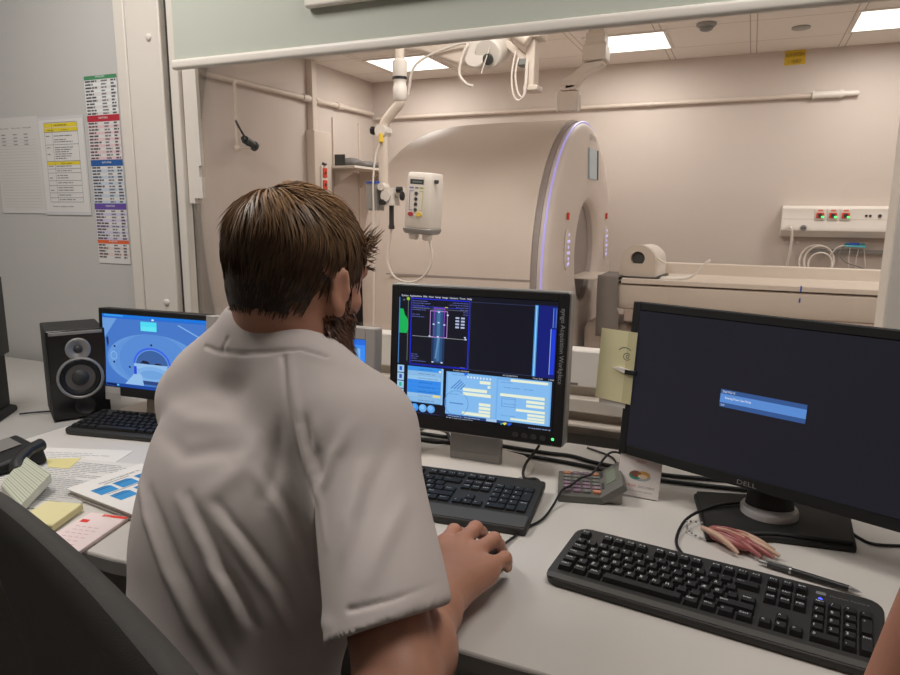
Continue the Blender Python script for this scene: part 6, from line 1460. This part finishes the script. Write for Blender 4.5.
def make_hair(par, V, Q, HC, HAX, count, seed, tone=((74,54,37),(170,130,90)), tufts=True):
    rng = np.random.RandomState(seed); r, f, u = HAX; mb = MB(); Rw = np.array([r,f,u])
    N = vnormals(V, Q)@Rw.T; P = (V-HC)@Rw.T; X, Y, Z = P.T
    lim = np.where(Y > .045, .040+.25*(Y-.045), np.where(Y > .004, np.where(Y < .026, -.030, .004), np.where(Y > -.030, -.020, np.where(Y > -.05, -.050, -.066))))
    ear = (np.abs(X) > .0735) & (Z < .012) & (Z > -.07) & (Y > -.034) & (Y < .012)
    has = (Z > lim) & ~ear & (Z < .13) & (np.abs(X) < .11) & (Y > -.13) & (Y < .10)
    f_ok = has[Q].all(1); cv = P+N*.0025
    used = np.unique(Q[f_ok]); remap = np.full(len(V), -1); remap[used] = np.arange(len(used))
    mb.add([tuple(HC+p@Rw) for p in cv[used]], [tuple(q) for q in remap[Q[f_ok]]], 0, srgb(44,32,23))
    wh = Vn(-.008,-.062,.080); d0, l0 = np.array(srgb(*tone[0])), np.array(srgb(*tone[1]))
    for i in rng.choice(np.where(has)[0], count):
        q = P[i]; nrm = unit_(N[i])
        away = q-wh; away = away-nrm*(away@nrm); away = unit_(away+1e-5)
        down = Vn(0,-.25,-1) if q[1] < 0 else Vn(0,.1,-1); down = unit_(down-nrm*(down@nrm)+1e-6)
        top = np.clip((q[2]-.035)/.040, 0, 1); front = np.clip((q[1]+.03)/.09, 0, 1)
        swirl = np.cross(nrm, away)
        base = away*(.35+.65*top)+swirl*.30*top+down*(1-top)*1.6
        clump = Vn(math.sin(q[0]*120+q[1]*60), math.sin(q[1]*130+q[2]*70+1.3), math.sin(q[2]*110+q[0]*80+2.1)); clump = clump-nrm*(clump@nrm)
        base = base+clump*(.16+.20*top)+rng.normal(size=3)*(.07+.08*top)
        if front > .2 and top > .2: base = base*.7+Vn(.25+.3*(q[0] > .02),.95,.0)*front
        base = base-nrm*(base@nrm); base = unit_(base)
        lift = .07+.16*top*rng.uniform(.2,1.2)+.10*front*top+.06*rng.uniform(0,1)
        wild = rng.uniform() < .02
        if wild: lift += .30*top
        L = .030+.022*top+.006*front*top
        if q[2] < -.05: L = .012
        elif q[2] < -.025: L = .019
        L *= rng.uniform(.7,1.2)
        d1 = unit_(base+nrm*lift); d2 = unit_(base-nrm*(.10+.12*top)); d3 = unit_(base-nrm*(.25+.35*top*(0 if wild else 1)))
        t = np.clip((q[2]-.030)/.06, 0, 1)*.85*rng.uniform(.25,1.3)+rng.uniform(0,.10)  # overhead light painted into the locks: lighter towards the crown
        strand(mb, HC+(q+nrm*.0015)@Rw, [d1@Rw, d2@Rw, d3@Rw], L, rng.uniform(.0007,.0015), tuple(d0+(l0-d0)*min(t,1)))
    if tufts:
        # tufts sticking out over the forehead on the right side
        for c, dd, L in ((Vn(.046,.070,.050),Vn(.35,.62,.85),.022),(Vn(.052,.060,.048),Vn(.4,.42,.95),.020),(Vn(.036,.078,.044),Vn(.25,.8,.35),.014),(Vn(.058,.052,.036),Vn(.6,.5,.2),.012),(Vn(.050,.064,.036),Vn(.5,.7,-.3),.012),(Vn(.062,.042,.040),Vn(.6,.4,-.3),.010)):
            for i in range(24):
                q = c+rng.normal(size=3)*.006; d1 = unit_(dd+rng.normal(size=3)*.10); d2 = unit_(dd+Vn(0,0,.35)+rng.normal(size=3)*.06)
                strand(mb, HC+q@Rw, [d1@Rw,unit_(d1+d2)@Rw,d2@Rw], L*rng.uniform(.6,1.1), rng.uniform(.0008,.0014), tuple(np.array(srgb(112,82,54))*rng.uniform(.6,1.2)))
    return mb.build('hair', M_hair, par, smooth=60)
make_hair(person, BODYV, BODYQ, HC, HAX, 6500, 11)
def make_beard(par, V, Q, HC, HAX, count, seed):
    rng = np.random.RandomState(seed); r, f, u = HAX; N = vnormals(V, Q); q = V-HC; X = q@r; Y = q@f; Z = q@u
    m = (Z < -.042) & (Z > -.155) & (Y > -.006) & (np.abs(X) < .085) & ~((np.abs(X) < .022) & (Z > -.084) & (Z < -.058) & (Y > .08)) & ~((Z > -.052) & (Y > .055)) & ((Z > -.110) | (Y > .025)) & ((Y > .012) | (Z < -.058))
    m |= (Z < -.0) & (Z > -.06) & (Y > .008) & (Y < .026) & (np.abs(X) > .05) & (np.abs(X) < .074)
    ids = np.where(m)[0]; mb = MB()
    for i in rng.choice(ids, count):
        n = N[i]; dn = -u*.9+f*.35; d1 = unit_(n*.75+dn*.6+rng.normal(size=3)*.18); d2 = unit_(n*.25+dn*1.0+rng.normal(size=3)*.15)
        L = (.014+.024*np.clip((-Z[i]-.06)/.06,0,1))*rng.uniform(.6,1.2)*(.6 if Z[i] > -.05 else 1)
        strand(mb, V[i]-n*.001, [d1,unit_(d1+d2),d2], L, rng.uniform(.0008,.0014), tuple(np.array(srgb(92,58,40))*rng.uniform(.5,1.3)), 4)
    return mb.build('beard', M_hair, par, smooth=60)
make_beard(person, BODYV, BODYQ, HC, HAX, 4200, 5)
mb = MB(); rng = np.random.RandomState(2)
for s in (-1,1):
    for i in range(60):
        t = rng.uniform(0,1); p = PH(s*(.014+.034*t), .0935-.010*t, .014+.004*math.sin(t*3)); strand(mb, p, [HAX[0]*s*.9+HAX[1]*.3+rng.normal(size=3)*.2]*2, .010, .0008, srgb(80,52,34), 3)
mb.build('eyebrows', M_hair, person)

# ------------------------------------------------------------ his chair (and the one beyond the right edge)
M_chairshell = pmat('charcoal_chair_fabric', srgb(60,57,54), .8, var=.12, scale=60, bump=.25, bscale=700)
M_chairframe = pmat('dark_chair_plastic', srgb(50,52,58), .5, var=.1)
def make_chair(label, loc, rz, back_w=.60, back_z=.982):
    ch = thing('office_chair', label, 'chair', loc, rz)
    def shell(off, w0, y_, inset):
        pass
    # padded back: curved shell, round upper corners
    nx, nz = 26, 18; front = []; back = []
    z0, z1 = .60, back_z
    for k in range(nz+1):
        v = k/nz; z = z0+(z1-z0)*v
        hw = back_w/2*(.80+.20*min(1, v*1.6))
        e = max(0, (z-(z1-.06))/.06); hw *= 1-.13*e**3
        e2 = max(0, ((z0+.06)-z)/.06); hw *= 1-.25*e2**2
        rf, rb_ = [], []
        for i in range(nx+1):
            s = -1+2*i/nx; x = s*hw; cv = -.012*s*s; th_ = .042*max(.25, (1-abs(s)**9))*max(.35, 1-e**5)
            y = -.225+cv-.05*(v-.3)**2-.03*v
            rf.append((x, y+th_*.5, z)); rb_.append((x, y-th_*.5, z))
        front.append(rf); back.append(rb_)
    vs = []; fs = []; W_ = nx+1
    for g in (front, back):
        for row in g: vs += row
    H_ = (nz+1)*W_
    for k in range(nz):
        for i in range(nx):
            a = k*W_+i; fs.append((a+1,a,a+W_,a+W_+1)); b = H_+a; fs.append((b,b+1,b+W_+1,b+W_))
    for k in range(nz):
        a = k*W_; fs.append((a,H_+a,H_+a+W_,a+W_)); a += nx; fs.append((H_+a,a,a+W_,H_+a+W_))
    for i in range(nx):
        fs.append((i,i+1,H_+i+1,H_+i)); a = nz*W_+i; fs.append((a+1,a,H_+a,H_+a+1))
    o = MB().add(vs, fs).build('backrest', M_chairshell, ch, smooth=60)
    o.modifiers.new('soft', 'SUBSURF').render_levels = 1
    bk = MB(); bk.loft([[(x,y,z) for x,y in ((-.05,yy-.02),(.05,yy-.02),(.05,yy),(-.05,yy))] for z,yy in ((.40,-.16),(.46,-.25),(.56,-.295),(.74,-.292))]); bk.build('back_support', M_chairframe, ch, bevel=.006)
    st = MB(); rings = []
    for z, s in ((.425,.90),(.44,1),(.475,1),(.49,.93)):
        rings.append([(.235*s*math.copysign(abs(math.cos(a))**.55, math.cos(a)), .01+.225*s*math.copysign(abs(math.sin(a))**.55, math.sin(a)), z) for a in np.linspace(0, 2*PI, 40, endpoint=False)])
    st.loft(rings); st.build('seat', M_chairshell, ch, smooth=60)
    MB().box((-.09,-.17,.395),(.09,.10,.426)).build('seat_plate', M_chairframe, ch, bevel=.006)
    MB().cyl((0,0,.10),(0,0,.30),.03).cyl((0,0,.30),(0,0,.40),.02).build('gas_lift', M_chairframe, ch, smooth=40)
    for k in range(5):
        a = 2*PI*k/5+.3; c, s = math.cos(a), math.sin(a)
        l = MB(); l.loft([[(c*d-s*w, s*d+c*w, z) for w, z in ((-hw,z0),(hw,z0),(hw,z1_),(-hw,z1_))] for d,hw,z0,z1_ in ((.02,.03,.075,.12),(.29,.018,.06,.085))]); lg = l.build('base_leg', M_chairframe, ch, bevel=.006)
        MB().cyl((c*.29-s*.022,s*.29+c*.022,.03),(c*.29+s*.022,s*.29-c*.022,.03),.03,n=16).cyl((c*.29,s*.29,.045),(c*.29,s*.29,.065),.01).build('caster', M_blackm, lg, smooth=40)
    return ch
make_chair('dark grey padded office chair the bearded person sits on, its back rising at lower left', (-.418,.620,0), math.radians(-19))

# ------------------------------------------------------------ colleague whose bare arm enters at the right edge
az2 = math.radians(12); g_ = Vn(math.sin(az2), math.cos(az2), 0); q_ = Vn(math.cos(az2), -math.sin(az2), 0); Rq = np.array([q_,g_,z_])
NK2 = Vn(.350,.500,1.155); PV2 = Vn(.375,.365,.58)
ax2 = head_axes(math.radians(14), math.radians(8)); HC2 = NK2+g_*.045+z_*.14
SR2 = NK2+q_*.165+g_*.02-z_*.05; SL2 = NK2-q_*.165+g_*.03-z_*.05
EL2 = Vn(.143,.606,.812); WL2 = Vn(.345,.775,.787); ER2 = Vn(.62,.52,.83); WR2 = Vn(.56,.77,.785)
col = thing('person', 'second person at the right edge, only a bare arm showing', 'person', (0,0,0))
S = SDF((.02,.10,.0),(.85,1.06,1.43),.006)
SP2 = lambda t: NK2+g_*.03-z_*.05+(PV2-(NK2+g_*.03-z_*.05))*t
for t, rr in ((.06,(.125,.075,.075)),(.26,(.150,.100,.13)),(.52,(.135,.095,.14)),(.80,(.145,.105,.13)),(1.0,(.165,.125,.12))): S.ell(SP2(t), rr, .05, Rq)
for sh in (SR2,SL2): S.cone(sh, NK2+g_*.02-z_*.01, .048, .042, .04)
sculpt_head(S, HC2, ax2); S.cone(NK2+g_*.022-z_*.03, HC2-ax2[1]*.03-ax2[2]*.05, .056, .050, .03)
S.cone(SR2, ER2, .046, .038, .03); S.cone(SL2, EL2, .046, .038, .03); forearm(S, EL2, WL2, 1); forearm(S, ER2, WR2, 1)
for (W_, E_, sg) in ((WL2,EL2,1),(WR2,ER2,-1)):
    d = unit_((W_-E_)*Vn(1,1,0)); s_ = unit_(np.cross(d,(0,0,1)))*sg
    mcp = [W_+d*.085+s_*k+z_*.006 for k in (.032,.011,-.010,-.030)]; pip = [p+d*l+z_*.004 for p,l in zip(mcp,(.040,.044,.041,.032))]; tip = [p+d*l-z_*.016 for p,l in zip(pip,(.036,.040,.037,.030))]
    hand_on(S, W_, mcp, pip, tip, (.0092,.0096,.0092,.0085), (W_+d*.02+s_*.02, W_+d*.05+s_*.045-z_*.004, W_+d*.085+s_*.055-z_*.008, W_+d*.110+s_*.055-z_*.010))
LEG2 = {}
for s in (-1,1):
    hip = PV2+q_*s*.09-z_*.01; kn = PV2+g_*.40+q_*s*.12-z_*.03; an = Vn(kn[0], kn[1]+.02, .085); to = an+g_*.15-z_*.045; LEG2[s] = (hip,kn,an,to)
    S.cone(hip, kn, .082, .055, .04); S.cone(kn, an, .054, .036, .03); S.cone(an-g_*.05-z_*.045, to, .034, .030, .03)
VB2, QB2 = S.mesh(); np_object('body', VB2, QB2, M_skin2, col)
V, Q = build_shirt('shirt', M_shirt, col, NK2, PV2, SP2, SR2, ER2, SL2, EL2, Rq, g_, q_, z_, tl=.12, lo=(.02,.10,.60), hi=(.85,.95,1.25), h=.006)
np_object('shirt', V, Q, M_shirt, col)
S = SDF((.10,.12,.05),(.80,1.10,.70),.009); S.ell(SP2(1.0), (.175,.135,.11), .05, Rq)
for s in (-1,1):
    hip,kn,an,to = LEG2[s]; S.cone(hip, kn, .094, .068, .04); S.cone(kn, an, .068, .058, .03)
V, Q = S.mesh(); np_object('trousers', V, Q, M_trouser, col)
make_hair(col, VB2, QB2, HC2, ax2, 1500, 21, ((70,50,34),(130,96,64)), tufts=False)
make_chair('dark grey office chair under the second person, beyond the right edge', (.39,.50,0), math.radians(-12))
